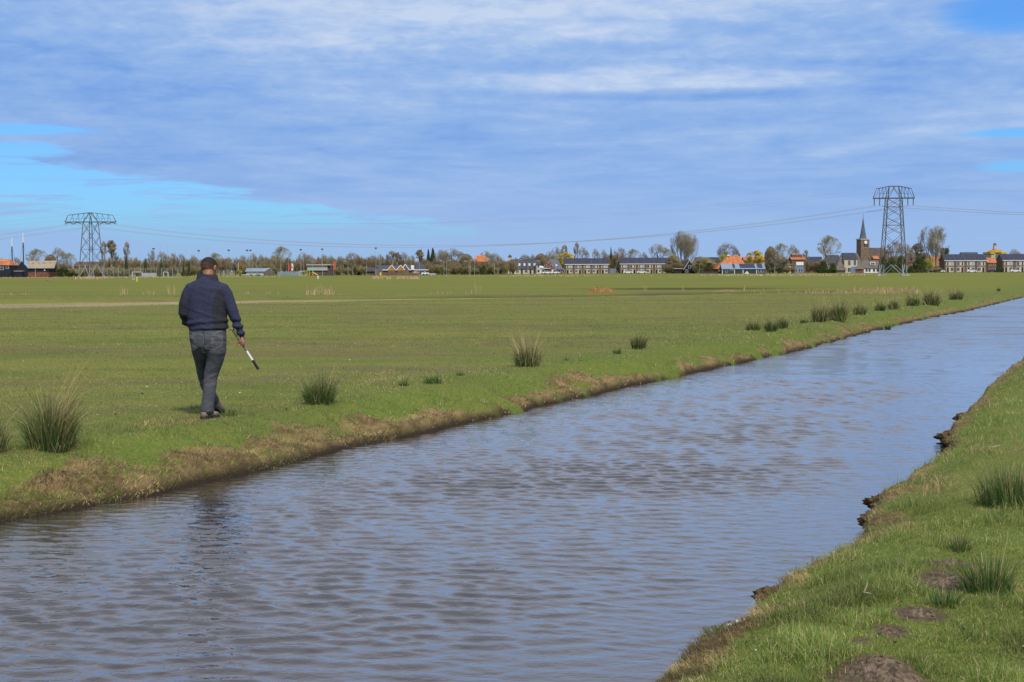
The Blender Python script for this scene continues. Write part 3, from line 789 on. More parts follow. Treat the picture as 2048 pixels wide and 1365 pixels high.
# stand-up collar, sagging at the back
cl = MB(); rings = []
nco = 28
for (rx, ry, dz_, dy_) in ((23.5, 17.5, -1, 0.0), (21.5, 16.5, 6, 0.006), (19.5, 16, 13, 0.014), (18.2, 15, 13.5, 0.018), (18.5, 15, 6, 0.010), (20, 16, 0, 0.005)):
    ring = []
    for k_ in range(nco):
        a_ = 2 * PI * k_ / nco
        q = Q(415 + rx * math.cos(a_), 561 - dz_ - 1.8 * math.cos(a_ + 2.6) - (1.8 if dz_ > 5 else 0) * math.sin(a_) , dy_ + ry * K * math.sin(a_), 1)
        ring.append(q[:3])
    rings.append(ring)
cl.loft(rings, caps=False)
co_ = cl.build('collar', panel, jo, True)
sb = co_.modifiers.new('s', 'SUBSURF'); sb.levels = 1; sb.render_levels = 1

# --- jeans
jn = MB()
limb(jn, [Q(415, 652, 0, 36, 23.5), Q(415.5, 664, -0.004, 37, 25), Q(416, 678, -0.010, 37, 27), Q(415, 692, -0.006, 33, 25)], 26)
limb(jn, [Q(433, 684, -0.006, 19.5, 24), Q(432.5, 702, 0.0, 19.8, 22), Q(430, 722, 0.03, 16.8, 18), Q(423, 746, 0.055, 14.2, 15), Q(420.5, 760, 0.05, 13.3, 14), Q(419, 785, 0.02, 13, 14), Q(415.5, 808, 0.0, 12.6, 13.5), Q(414.5, 822, 0.0, 13.4, 14)], 18)
limb(jn, [Q(399, 684, -0.004, 18, 23), Q(401, 704, 0.06, 16.5, 19), Q(404, 724, 0.15, 14, 16), Q(407, 748, 0.24, 12, 14), Q(412, 770, 0.28, 11.5, 12.5), Q(422, 792, 0.36, 11, 12), Q(429, 803, 0.42, 10.5, 11.5)], 18)
jnm = remesh(jn, 0.008, 3)
def nfold(c):
    x, y, z = c[:, 0], c[:, 1], c[:, 2]
    rid = 1 - np.abs(2 * fbm(x * 7 + y * 3, z * 17 - x * 9, 3) - 1)
    k_ = 0.4 + 0.9 * np.exp(-((z - 0.47) / 0.10) ** 2) + 1.2 * sstep(z, 0.16, 0.06) + 0.8 * np.exp(-((z - 0.78) / 0.05) ** 2)
    split = -0.020 * np.exp(-((x - 0.012) / 0.012) ** 2) * (z > 0.76) * (z < 0.98) * (y < 0)
    return 0.010 * (rid - 0.6) * k_ + split
displace(jnm, nfold)
jnm.materials.append(denim)
jno = link('jeans', jnm, man)
thread = mat('pale_seam_thread', (0.20, 0.20, 0.21), rough=0.9)
# back pockets and yoke seam laid on the cloth
from mathutils.bvhtree import BVHTree
bv = BVHTree.FromPolygons([v.co for v in jnm.vertices], [tuple(p_.vertices) for p_ in jnm.polygons])
def cloth_line(pts, r_=0.0022):
    mb = MB(); out = []
    for (a_, b_) in zip(pts[:-1], pts[1:]):
        for k_ in range(7):
            px = a_[0] + (b_[0] - a_[0]) * k_ / 6; py = a_[1] + (b_[1] - a_[1]) * k_ / 6
            q0_ = Q(px, py, 0, 1); q = Vector((q0_[0], -1, q0_[2])); hit = bv.ray_cast(q, Vector((0, 1, 0)))
            if hit[0] is not None: out.append(hit[0] + Vector((0, -0.001, 0)))
    mb.path(out, r_, 4)
    return mb
for pts in ([(380, 674), (395, 677)], [(380, 674), (384, 694), (392, 699), (400, 694)], [(411, 672), (446, 669)], [(412, 672), (413, 694), (430, 699), (447, 690), (448, 669)], [(379, 662), (405, 668), (414, 672)], [(414, 672), (430, 664), (451, 661)]):
    cloth_line(pts).build('pocket_seam', thread, jno)


# --- boots
def boot(px, py, y, yaw, pitch, name='boot'):
    mb = MB(); rings = []
    prof = [(-0.075, 0.034, 0.0, 0.060), (-0.05, 0.042, 0.0, 0.115), (0.0, 0.043, 0.0, 0.125), (0.05, 0.042, 0.0, 0.085), (0.11, 0.047, 0.0, 0.066), (0.17, 0.047, 0.0, 0.055), (0.205, 0.032, 0.004, 0.038)]
    for (yy, w_, z0, z1) in prof:
        ring = []
        for k_ in range(12):
            a_ = 2 * PI * k_ / 12; cx_, cz_ = math.cos(a_), math.sin(a_)
            ring.append((w_ * (abs(cx_) ** 0.7) * (1 if cx_ > 0 else -1), yy, (z0 + z1) / 2 + 0.012 + (z1 - z0) / 2 * (abs(cz_) ** 0.8) * (1 if cz_ > 0 else -1)))
        rings.append(ring)
    mb.loft(rings)
    M_ = Matrix.Translation(Vector(Q(px, py, y, 1)[:3])) @ Matrix.Rotation(yaw, 4, 'Z') @ Matrix.Rotation(pitch, 4, 'X')
    mb.v = [tuple(M_ @ Vector(v_)) for v_ in mb.v]
    o = mb.build(name, boot_m, man, True)
    s_ = o.modifiers.new('s', 'SUBSURF'); s_.levels = 1; s_.render_levels = 1
    so = MB()
    def outline(sc_):
        return [(-0.080, -0.02 * sc_), (-0.082, 0.02 * sc_)]
    pts = [(0.0, -0.088), (0.030, -0.080), (0.044, -0.05), (0.040, 0.02), (0.051, 0.09), (0.051, 0.15), (0.035, 0.20), (0.0, 0.218), (-0.035, 0.20), (-0.051, 0.15), (-0.051, 0.09), (-0.040, 0.02), (-0.044, -0.05), (-0.030, -0.080)]
    so.loft([[(a_, b_, 0.0) for a_, b_ in pts], [(a_ * 1.04, b_ * 1.02, 0.008) for a_, b_ in pts], [(a_ * 1.02, b_ * 1.01, 0.024) for a_, b_ in pts]])
    so.v = [tuple(M_ @ Vector(v_)) for v_ in so.v]
    so.build('sole', sole_m, o)
    return o
boot(413.5, 837.5, 0.0, R(-24), 0)
boot(430.5, 819, 0.46, R(-14), R(-18))

# --- the stick, carried in the right hand
sk = empty('walking_stick', (man.location.x, man.location.y, man.location.z), 0, 'short pole held low in the man\'s right hand, olive grip, white band and black end', 'stick')
def seg(a_, b_, ra, rb, mt, name):
    mb = MB(); A = stick_a + (stick_b - stick_a) * a_; B = stick_a + (stick_b - stick_a) * b_
    mb.bar(A, B, ra, rb, n=14); return mb.build(name, mt, sk)
olive = mat('olive_wood', (0.13, 0.125, 0.060), rough=0.6, var=0.25, scale=14)
seg(0.0, 0.035, 0.018, 0.018, mat('pale_cap', (0.36, 0.31, 0.22), rough=0.6), 'end_cap')
seg(0.035, 0.40, 0.0165, 0.0145, olive, 'grip')
seg(0.40, 0.56, 0.012, 0.012, mat('grey_metal_pole', (0.22, 0.22, 0.20), rough=0.35, metal=0.6), 'shaft')
seg(0.56, 0.78, 0.0125, 0.0125, mat('white_sleeve', (0.72, 0.72, 0.72), rough=0.4), 'white_band')
seg(0.78, 1.0, 0.0155, 0.0155, mat('black_rubber', (0.018, 0.018, 0.024), rough=0.45), 'black_end')

# ================================================================ RUSHES
RUSH = leaf_mat('rush_stems', 0.5, 0.15, 1.5)
DRY = leaf_mat('dry_rush_stems', 0.8, 0.2, 1.35)
G_RUSH = [(0.038, 0.086, 0.016), (0.055, 0.112, 0.020), (0.022, 0.045, 0.016), (0.065, 0.105, 0.030), (0.10, 0.115, 0.05)]
G_DRY = [(0.36, 0.27, 0.13), (0.27, 0.19, 0.09), (0.44, 0.35, 0.19), (0.20, 0.13, 0.07)]
def stems(n, rad, H, wd, spread, pal, pr, hvar=0.25, tilt=0.0, dirbias=None, tips=0.0):
    a_ = rng.uniform(0, 2 * PI, n); r_ = rad * np.sqrt(rng.random(n))
    P = np.stack([np.cos(a_) * r_, np.sin(a_) * r_, np.full(n, -0.03)], -1)
    hh = H * (1 - hvar * rng.random(n)) * (1 - 0.25 * (r_ / rad) ** 2)
    hh = np.where(rng.random(n) < 0.10, hh * rng.uniform(1.05, 1.3, n), hh)
    lean = spread * (r_ / rad) ** 0.8 * rng.uniform(0.4, 1.2, n) + rng.normal(0, 0.06, n) + tilt * rng.random(n)
    ld = a_ + rng.normal(0, 0.35, n)
    brk = rng.random(n) < 0.10; lean = np.where(brk, lean + rng.uniform(0.4, 1.2, n), lean); lean = lean + 0.22 * np.cos(a_ - rng.uniform(0, 6.28)) * rng.random(n)
    if dirbias is not None: ld = np.where(rng.random(n) < 0.7, dirbias + rng.normal(0, 0.6, n), ld)
    C = palette(rng.random(n), pal, pr) * rng.uniform(0.7, 1.25, n)[:, None]
    V, Q_, T, CC = blades(P, hh, np.full(n, wd) * rng.uniform(0.7, 1.3, n), lean, ld, C, 0.45)
    if tips:
        k_ = np.where(rng.random(n) < tips)[0]; CC = CC.copy(); CC[k_ * 5 + 4] = (0.34, 0.26, 0.12); CC[k_ * 5 + 2] = CC[k_ * 5 + 3] = CC[k_ * 5 + 2] * 0.5 + np.array([0.12, 0.10, 0.045])
    return V, Q_, T, CC
def rush_mesh(h, w, n, nd, wd=0.0045, dry_h=1.3, spread=0.62, bias=None, rf=0.25):
    """height and width in metres"""
    g_ = stems(n, w * rf, h, wd, spread * 1.25, G_RUSH, [5, 4, 3, 2, 1], 0.6, tips=0.26)
    V, Q_, T, C = g_
    green = np_mesh('green_stems', V, [Q_, T], RUSH, colors=C)
    dry = None
    if nd:
        a_ = stems(nd, w * 0.26, h * dry_h * 1.08, wd * 0.95, spread * 0.95, G_DRY, [4, 3, 2, 1], 0.45, 0.2, bias)
        b_ = stems(max(nd // 4, 3), w * 0.36, h * 0.45, wd, 1.2, G_DRY, [4, 3, 2, 1], 0.5, 0.4)
        V, Q_, T, C = join([a_, b_]); dry = np_mesh('dry_stems', V, [Q_, T], DRY, colors=C)
    return green, dry
def rush(px, py, hpx, wpx, label, n=None, nd=None, wd=None, dry_h=1.3, spread=0.62, bias=None, group='rush clumps along the canal', z=None, rf=0.25, name='rush_clump', cat='rush clump'):
    g0 = on(px, py); d = g0.y; k = d / FPX
    zz_ = float(ground(g0.x, g0.y)) if z is None else z
    p_ = at(px, py, 1.0)
    for _ in range(3):
        g0 = on(px, py, zz_); zz_ = float(ground(g0.x, g0.y)) if z is None else z
    k = g0.y / FPX
    h_, w_ = hpx * k * 1.3, wpx * k * (1.25 if g0.y > 30 else 1.0)
    n = n or int(min(900, 110 + 14 * hpx)); nd = int(n * 0.12) if nd is None else nd
    if nd < 12: nd = 0
    if g0.y > 30: n = int(n * 1.5)
    wd = wd or max(0.0042, g0.y * 0.00028)
    gm_, dm_ = rush_mesh(h_, w_, n, nd, wd, dry_h, spread, bias, rf)
    root = empty(name, (g0.x, g0.y, zz_), 0, label, cat, group)
    link('green_stems', gm_, root)
    if dm_: link('dry_stems', dm_, root)
    return root
# far bank, left to right
rush(102, 912, 118, 150, 'large dark green rush clump with straw tips near the left edge of the photo', 1500, 210, bias=0.25, dry_h=1.42, spread=0.7)
rush(-22, 905, 90, 110, 'rush clump cut off by the left edge of the photo', 600, 90)
rush(458, 832, 26, 62, 'low green rush tuft just right of the walking man\'s boots', 160, 0)
rush(640, 813, 70, 98, 'rush clump with bent straw stalks, next clump to the right of the man', 1000, 60, bias=0.0, dry_h=1.5, spread=0.72)
rush(808, 772, 24, 42, 'short rush tuft right of the clump with bent straw, left one of a low pair', 170, 6)
rush(866, 767, 26, 64, 'wide low rush tuft, right one of the low pair in mid bank', 240, 8)
rush(921, 751, 18, 26, 'thin small rush tuft right of the low pair', 70, 3)
rush(1056, 752, 50, 84, 'tall bushy rush clump with a straw crown, halfway along the bank', 950, 170, dry_h=1.45, spread=0.5)
rush(1132, 721, 12, 26, 'tiny rush tuft right of the clump with the straw crown', 60, 2)
rush(1234, 708, 18, 24, 'small rush tuft left of the fan-shaped clump beyond mid bank', 120, 6)
rush(1277, 699, 36, 44, 'neat fan-shaped rush clump standing alone beyond mid bank', 480, 45)
rush(1507, 661, 24, 38, 'rush clump at the left of three behind the bank\'s dark pool edge', 300, 40)
rush(1542, 664, 28, 30, 'rush clump between two others, leaning left, middle of three', 300, 40)
rush(1563, 657, 26, 32, 'rush clump at the right of three in a row', 300, 30)
rush(1608, 647, 14, 19, 'very small rush tuft in the gap before the two tall tan clumps', 110, 8)
rush(1640, 644, 38, 34, 'tan and green rush clump, left one of the tall pair', 380, 130, dry_h=1.25)
rush(1676, 642, 42, 44, 'tallest tan and green rush clump, right one of the tall pair', 500, 140, dry_h=1.2)
rush(1719, 630, 25, 31, 'rush clump right of the tall tan pair', 280, 40)
rush(1760, 622, 20, 26, 'greener clump of the mixed pair farther along the bank', 220, 25)
rush(1787, 619, 22, 28, 'tan clump of the mixed pair farther along the bank', 220, 70)
rush(1826, 612, 24, 32, 'left clump of the far group of tan rushes', 260, 70)
rush(1862, 611, 30, 44, 'wide clump in the middle of the far group of tan rushes', 380, 110)
rush(1912, 600, 20, 36, 'last clump at the far right end of the bank rushes', 260, 60)
rush(1776, 657, 12, 17, 'small rush tuft growing at the water\'s edge off the far bank', 90, 6, z=WZ + 0.02)
rush(1997, 607, 9, 8, 'tiny dark tuft at the water line near the right edge of the photo', 60, 3)
# near bank
rush(2030, 1010, 92, 165, 'big green rush clump cut off by the right edge of the photo', 1100, 40, spread=0.4, rf=0.42, group='rush clumps on the near bank')
rush(1988, 1045, 36, 50, 'small pale rush tuft just below the big clump at the right edge', 110, 6, group='rush clumps on the near bank')
rush(1918, 1102, 46, 58, 'dark upright rush tuft above the bare soil of the near bank', 150, 14, group='rush clumps on the near bank')
rush(1975, 1185, 92, 115, 'tall loose rush clump beside the bare soil at the lower right', 560, 25, spread=0.35, rf=0.42, group='rush clumps on the near bank')
rush(1888, 1212, 52, 74, 'lower rush tuft left of the tall loose clump at the lower right', 240, 10, spread=0.4, rf=0.42, group='rush clumps on the near bank')

# ---- mounds, driftwood, heap
def crumbly(name, x, y, r_, h_, mt, label, cat, group=None, n=34, sx=1.0, lump=0.3, seed=0):
    rr_ = np.linspace(0.0, 1.0, 12)[1:]; aa = np.arange(n) * 2 * PI / n
    Vv = [(0, 0, h_ * 0.85)]
    for q in rr_:
        for a_ in aa:
            wob = 1 + 0.35 * (float(fbm(np.array(math.cos(a_) * 1.6 + seed), np.array(math.sin(a_) * 1.6 + seed), 3)) - 0.5)
            xx, yy = math.cos(a_) * r_ * q * wob * sx, math.sin(a_) * r_ * q * wob
            zz_ = h_ * max(1 - q * q, 0.0) ** 1.1 * (1 + lump * 2 * (float(fbm(np.array(xx / r_ * 6 + seed), np.array(yy / r_ * 6), 3)) - 0.5) + lump * 1.6 * (float(fbm(np.array(xx / r_ * 17 + seed), np.array(yy / r_ * 17), 2)) - 0.5)) - 0.02 - 0.06 * h_ * q
            Vv.append((xx, yy, zz_ + float(ground(x + xx, y + yy)) - float(ground(x, y))))
    f3 = [(0, 1 + i, 1 + (i + 1) % n) for i in range(n)]; f4 = []
    for k_ in range(len(rr_) - 1):
        for i in range(n):
            a_ = 1 + k_ * n + i; b_ = 1 + k_ * n + (i + 1) % n; f4.append((a_, a_ + n, b_ + n, b_))
    o = link(name, np_mesh(name, Vv, [np.array(f3), np.array(f4)], mt, True), None, (x, y, float(ground(x, y))))
    return tag(o, label, cat, group)
def crumb_mat(name, c1, c2, sc_):
    return mat(name, c1, rough=1.0, color2=c2, scale=sc_, bump=1.0, spec=0.05, bdist=0.05, detail=6)
soilm = crumb_mat('crumbled_soil', (0.29, 0.215, 0.150), (0.10, 0.074, 0.053), 38)
mlab = ['largest molehill, at the bottom edge of the photo on the near bank', 'molehill of dark soil left of the lower right rushes', 'small molehill between the largest one and the rushes',
        'long low patch of bare soil beside the tall loose rush clump', 'dark earth patch farthest up the near bank, above the long bare one', 'small brown molehill nearest the water on the near bank', 'tiny soil patch left of the small molehill']
for i, (mx, my, mr, mh) in enumerate(MD):
    crumbly('molehill', mx, my, mr * 0.8, mh * 0.8, soilm, mlab[i], 'molehill', 'molehills on the near bank', seed=i * 3.1)
hp_ = on(1203, 588)
crumbly('dung_heap', hp_.x, hp_.y, 1.35, 0.46, crumb_mat('rotting_straw', (0.30, 0.17, 0.065), (0.13, 0.075, 0.035), 6), 'heap of rusty brown straw and reeds beside the far ditch', 'heap', sx=1.05, lump=0.35)
hp_ = on(1445, 586)
crumbly('straw_heap', hp_.x, hp_.y, 1.2, 0.16, crumb_mat('pale_straw', (0.30, 0.20, 0.09), (0.16, 0.11, 0.05), 6), 'low flat heap of straw right of the large rusty heap', 'heap', lump=0.5, seed=2.2)
# turf clods hanging into the water on the near bank
clodm = crumb_mat('root_mat', (0.23, 0.155, 0.065), (0.08, 0.055, 0.028), 30)
for i, (px, py, w_, lb) in enumerate([(1530, 1196, 0.11, 'brown turf clod jutting into the water, nearest to the camera'), (1752, 1003, 0.12, 'brown turf clod jutting out below the middle of the near bank'), (1733, 1040, 0.10, 'mossy turf clod just below the jutting one'),
                                  (1930, 832, 0.16, 'small round turf clod at the water farthest along the near bank'), (1896, 872, 0.15, 'turf clod above the two layered ones'), (1907, 884, 0.16, 'turf clod hanging over a dark notch'), (1893, 908, 0.11, 'flat turf clod lying lowest over the water')]):
    q = on(px, py, -0.27); mb = MB(); mb.ball((0, 0, 0), 1, 1, 1, 30, 20)
    Vv = []
    for v_ in mb.v:
        n_ = 0.45 + 0.65 * float(fbm(np.array(v_[0] * 2.2 + i * 7 + v_[2]), np.array(v_[1] * 2.2 + v_[2] * 2), 4)) + 0.75 * float(fbm(np.array(v_[0] * 6.2 + i * 7 + v_[2] * 4), np.array(v_[1] * 6.2 - v_[2] * 5), 3))
        Vv.append((v_[0] * w_ * n_ * 1.25, v_[1] * w_ * n_ * 1.2, v_[2] * 0.07 * n_))
    mb.v = Vv; o = mb.build('turf_clod', clodm, None, True, (q.x + 0.10, q.y, -0.29)); tag(o, lb, 'turf clod', 'turf clods on the near water edge')
# feathers / foam caught on the near bank edge
wh = mat('white_down', (0.55, 0.55, 0.56), rough=0.9, var=0.3, scale=40)
mb = MB()
for i in range(46):
    u_ = random.random(); q = on(1452 + 42 * u_ + random.uniform(-6, 6), 1270 - 14 * u_ + random.uniform(-4, 4), -0.17)
    z_ = float(ground(q.x, q.y)) + 0.012
    z_ = max(z_, WZ + 0.02); s_ = random.uniform(0.004, 0.013); a_ = random.uniform(0, 6)
    mb.add([(q.x - s_, q.y - s_ * .5, z_), (q.x + s_, q.y - s_ * .3, z_ + s_ * .8), (q.x + s_ * .8, q.y + s_, z_ + s_ * .3), (q.x - s_ * .6, q.y + s_ * .7, z_ + s_)], [(0, 1, 2, 3)])
tag(mb.build('down_feathers', wh), 'white down feathers washed up on the near bank edge', 'feathers', kind='stuff')
# pale stick lying in the near grass
for (a_, b_, c_, lb) in (((1985, 903), (1975, 908), (1999, 899), 'pale dry twig in the grass near the right edge'), ((1728, 1203), (1735, 1190), (1742, 1206), 'forked dry twig in the grass of the near bank')):
    mb = MB(); A, B, C_ = [on(*q) for q in (a_, b_, c_)]
    for q in (A, B, C_): q.z = float(ground(q.x, q.y)) + 0.05
    mb.bar(A, B, 0.005, 0.003, n=6); mb.bar(A, C_, 0.006, 0.003, n=6)
    tag(mb.build('twig', mat('dead_twig', (0.34, 0.28, 0.18), rough=0.9)), lb, 'twig', 'dry twigs on the near bank')

# tufts of reed along the far ditch and dry grass strips: nobody could count them
def strip(name, label, spots, pal, pr, cat='grass', mt=DRY):
    P, H, Wd, Le, Ld, C = [], [], [], [], [], []
    for (px0, px1, py, hp0, n, dd) in spots:
        px = rng.uniform(px0, px1, n)
        for x_ in px:
            g0 = on(x_, py + rng.uniform(-dd, dd)); k = g0.y / FPX
            P.append((g0.x, g0.y, float(ground(g0.x, g0.y)) - 0.02)); H.append(hp0 * k * rng.uniform(0.35, 1.1)); Wd.append(g0.y * 0.00030)
            Le.append(abs(rng.normal(0.1, 0.22))); Ld.append(rng.uniform(0, 6.28))
    n = len(P); C = palette(rng.random(n), pal, pr) * rng.uniform(0.7, 1.2, n)[:, None]
    V, Q_, T, C = blades(np.array(P), np.array(H), np.array(Wd), np.array(Le), np.array(Ld), C)
    tag(link(name, np_mesh(name, V, [Q_, T], mt, colors=C)), label, cat, kind='stuff')
strip('ditch_reeds', 'straw-coloured reed stalks standing along the far ditch', [
    (240, 255, 590, 22, 26, 1), (285, 310, 589, 14, 24, 1), (335, 350, 588, 22, 24, 1), (612, 668, 589, 20, 190, 1.5), (860, 905, 588, 8, 30, 1), (930, 945, 587, 10, 12, 1), (950, 962, 588, 27, 16, 1),
    (1120, 1160, 590, 6, 20, 1), (1288, 1294, 582, 20, 8, 1), (1362, 1368, 582, 12, 5, 1), (1486, 1494, 582, 24, 8, 1), (1500, 1640, 586, 7, 160, 1.5), (0, 60, 590, 6, 40, 1), (480, 560, 588, 7, 40, 1)], G_DRY, [5, 3, 3, 1], 'reeds')
strip('dry_grass_strip', 'band of tan dry grass on the ditch bank left of the far rushes', [(1610, 1840, 586, 9, 900, 2.5), (1700, 1835, 583, 12, 500, 1.5), (1420, 1470, 587, 4, 80, 1.5)], G_DRY, [4, 4, 2, 1])

# specks on the turf: droppings and down, nobody could count them
mb = MB(); dk = mat('dark_dropping', (0.05, 0.042, 0.035), rough=0.9)
for i in range(150):
    sd_ = random.random() < 0.55
    px, py = (random.uniform(0, 1500), random.uniform(690, 960)) if sd_ else (random.uniform(1350, 2048), random.uniform(820, 1340))
    q = on(px, py); s_t = to_st(q.x, q.y); uL = float(tL(s_t[0])) - s_t[1]; uR = s_t[1] - float(tR(s_t[0]))
    if (sd_ and uL < 0.3) or (not sd_ and uR < 0.15): continue
    r_ = random.uniform(0.004, 0.010) * (1.2 if sd_ else 0.6); z_ = float(ground(q.x, q.y)) + 0.02
    mb.ball((q.x, q.y, z_), r_ * 1.6, r_, r_ * 0.8, 7, 5, mi=1 if random.random() < 0.2 else 0)
tag(mb.build('droppings', [dk, wh], None, True), 'small dark and white droppings scattered on the turf', 'droppings', kind='stuff')
# ================================================================ TREES
def bark_mat(name, c1, c2): return mat(name, c1, rough=0.95, color2=c2, scale=2.5, spec=0.1)
BARK = bark_mat('bark', (0.27, 0.23, 0.18), (0.17, 0.145, 0.11))
BIRCH = bark_mat('birch_bark', (0.50, 0.48, 0.44), (0.30, 0.28, 0.25))
TW = {'grey': bark_mat('grey_twigs', (0.33, 0.29, 0.205), (0.22, 0.19, 0.13)), 'brown': bark_mat('brown_twigs', (0.30, 0.235, 0.14), (0.20, 0.155, 0.09)),
      'olive': bark_mat('budding_twigs', (0.33, 0.29, 0.14), (0.22, 0.195, 0.10)), 'gold': bark_mat('golden_willow_shoots', (0.62, 0.46, 0.05), (0.42, 0.32, 0.04)),
      'lime': bark_mat('fresh_willow_shoots', (0.44, 0.43, 0.07), (0.30, 0.30, 0.06))}
DARKG = mat('dark_conifer_foliage', (0.045, 0.062, 0.028), rough=0.9, color2=(0.075, 0.092, 0.040), scale=1.2, spec=0.1)
EVERG = mat('evergreen_shrub_foliage', (0.060, 0.080, 0.030), rough=0.9, color2=(0.115, 0.130, 0.045), scale=1.0, spec=0.1)
HEDGE = mat('hedge_foliage', (0.040, 0.075, 0.018), rough=0.9, color2=(0.065, 0.10, 0.025), scale=1.5, spec=0.1)

def branches(levels, seed, taper=0.45, trunk_h=0.32, spread=0.75, up=0.25, multi=1, lenr=0.62, L0=0.42, jitter=0.3):
    """returns a list per level of (A, B, ra, rb) arrays, tree about 1 high"""
    r = np.random.default_rng(seed)
    out = []
    A = np.zeros((multi, 3)); A[:, 0] = r.uniform(-0.03, 0.03, multi) * (multi > 1); A[:, 1] = r.uniform(-0.03, 0.03, multi) * (multi > 1)
    D = np.tile([0, 0, 1.0], (multi, 1)) + r.normal(0, 0.30 if multi > 1 else 0.03, (multi, 3)) * [1, 1, 0]
    D /= np.linalg.norm(D, axis=1)[:, None]
    Ln = np.full(multi, trunk_h + L0 * 0.9)
    ra = np.full(multi, 0.022 if multi == 1 else 0.012)
    for li, (nch, lo, ln, rad, spr) in enumerate([(0, 0, 0, 0, 0)] + levels):
        if li:
            n = len(A) * nch
            u = r.uniform(lo, 1.0, n); pi_ = np.repeat(np.arange(len(A)), nch)
            P0 = A[pi_] + (B[pi_] - A[pi_]) * u[:, None]
            rd = r.normal(0, 1, (n, 3)); rd -= D[pi_] * (rd * D[pi_]).sum(1)[:, None]; rd /= np.linalg.norm(rd, axis=1)[:, None]
            ND = D[pi_] + rd * (spr * r.uniform(0.5, 1.3, n))[:, None] + np.array([0, 0, up])[None]
            ND /= np.linalg.norm(ND, axis=1)[:, None]
            Ln2 = ln * r.uniform(0.6, 1.2, n) * ((0.7 + taper) - taper * u)
            A, D, Ln = P0, ND, Ln2; ra = np.full(n, rad)
        B = A + D * Ln[:, None]
        B += r.normal(0, 0.04, B.shape) * Ln[:, None]
        out.append((A, B, ra, ra * 0.45))
    return out
def tubes(segs, n=3):
    VV, FF, o = [], [], 0
    for A, B, ra, rb in segs:
        D = B - A; D /= np.linalg.norm(D, axis=1)[:, None] + 1e-9
        T_ = np.cross(D, np.tile([0.31, 0.77, 0.55], (len(D), 1))); T_ /= np.linalg.norm(T_, axis=1)[:, None] + 1e-9
        S_ = np.cross(D, T_); rings = []
        for P_, rr_ in ((A, ra), (B, rb)):
            for k_ in range(n):
                a_ = 2 * PI * k_ / n; rings.append(P_ + (T_ * math.cos(a_) + S_ * math.sin(a_)) * rr_[:, None])
        Vv = np.stack(rings, 1).reshape(-1, 3); m_ = len(A)
        F0 = np.array([[k_, (k_ + 1) % n, (k_ + 1) % n + n, k_ + n] for k_ in range(n)])
        FF.append((np.arange(m_)[:, None, None] * 2 * n + F0[None]).reshape(-1, 4) + o); VV.append(Vv); o += len(Vv)
    return np.concatenate(VV), np.concatenate(FF)
def dome(v, cz=0.60, rz=0.42, rx=0.5, p=5.0):
    """hold stray twig ends inside an uneven dome"""
    q = np.sqrt((v[:, 0] / rx) ** 2 + (v[:, 1] / rx) ** 2 + ((v[:, 2] - cz) / rz) ** 2) + 1e-6
    an = np.arctan2(v[:, 1], v[:, 0]); lim = 0.88 + 0.30 * fbm(np.cos(an) * 1.3 + v[:, 2] * 2 + 3, np.sin(an) * 1.3 + v[:, 2] * 3, 3)
    f = 1.0 / (1 + (q / lim) ** p) ** (1 / p)
    out = v.copy(); c = np.array([0, 0, cz]); out = c + (v - c) * f[:, None]
    low = v[:, 2] < cz * 0.55
    out[low] = v[low]
    return out
def norm_fit(parts):
    """scale vertex arrays to height 1 and width 1"""
    allv = np.concatenate(parts)
    zt = np.quantile(allv[:, 2], 0.997); xl, xh = np.quantile(allv[:, 0], [0.01, 0.99]); yl, yh = np.quantile(allv[:, 1], [0.01, 0.99])
    w = max(xh - xl, 1e-3); wy = max(yh - yl, 1e-3)
    for v in parts:
        v[:, 2] /= zt; v[:, 0] = (v[:, 0] - (xl + xh) / 2 * np.clip(v[:, 2] * 2, 0, 1)) / w; v[:, 1] = (v[:, 1] - (yl + yh) / 2 * np.clip(v[:, 2] * 2, 0, 1)) / wy
    return parts
TREE = {}
def bare(key, levels, seed, tw, bark=None, nwood=2, domed=(0.6, 0.42, 0.5), thin=0.33, **kw):
    segs = branches(levels, seed, **kw)
    segs = [(a_, b_, ra * (thin if i_ >= 1 else 0.85), rb * (thin if i_ >= 1 else 0.85)) for i_, (a_, b_, ra, rb) in enumerate(segs)]
    Vt, Ft = tubes(segs[:nwood], 5); Vc, Fc = tubes(segs[nwood:], 3)
    Vt, Vc = norm_fit([Vt, Vc])
    if domed:
        k_ = 1.22
        for v in (Vt, Vc): v *= [k_, k_, 1.12]
        Vc = dome(Vc, *domed); Vt = dome(Vt, *domed)
        Vt, Vc = norm_fit([Vt, Vc])
    TREE[key] = (np_mesh(key + '_trunk', Vt, [Ft], bark or BARK, True), np_mesh(key + '_crown', Vc, [Fc], TW[tw], False))
RT = 0.0042
for sfx, sd_, tw in (('a', 3, 'grey'), ('b', 8, 'brown'), ('c', 21, 'olive')):
    bare('round_' + sfx, [(9, 0.22, 0.36, 0.011, 0.95), (6, 0.30, 0.20, 0.0065, 0.8), (6, 0.25, 0.115, 0.0045, 0.8), (7, 0.15, 0.07, 0.0034, 0.8)], sd_, tw, trunk_h=0.20, up=0.10)
for sfx, sd_, tw in (('a', 4, 'grey'), ('b', 15, 'brown')):
    bare('upright_' + sfx, [(12, 0.12, 0.30, 0.008, 0.42), (7, 0.15, 0.17, 0.0055, 0.45), (7, 0.15, 0.09, 0.0042, 0.5), (5, 0.1, 0.05, 0.0034, 0.5)], sd_, tw, trunk_h=0.5, up=0.75, domed=(0.5, 0.52, 0.5), taper=0.95, thin=0.28)
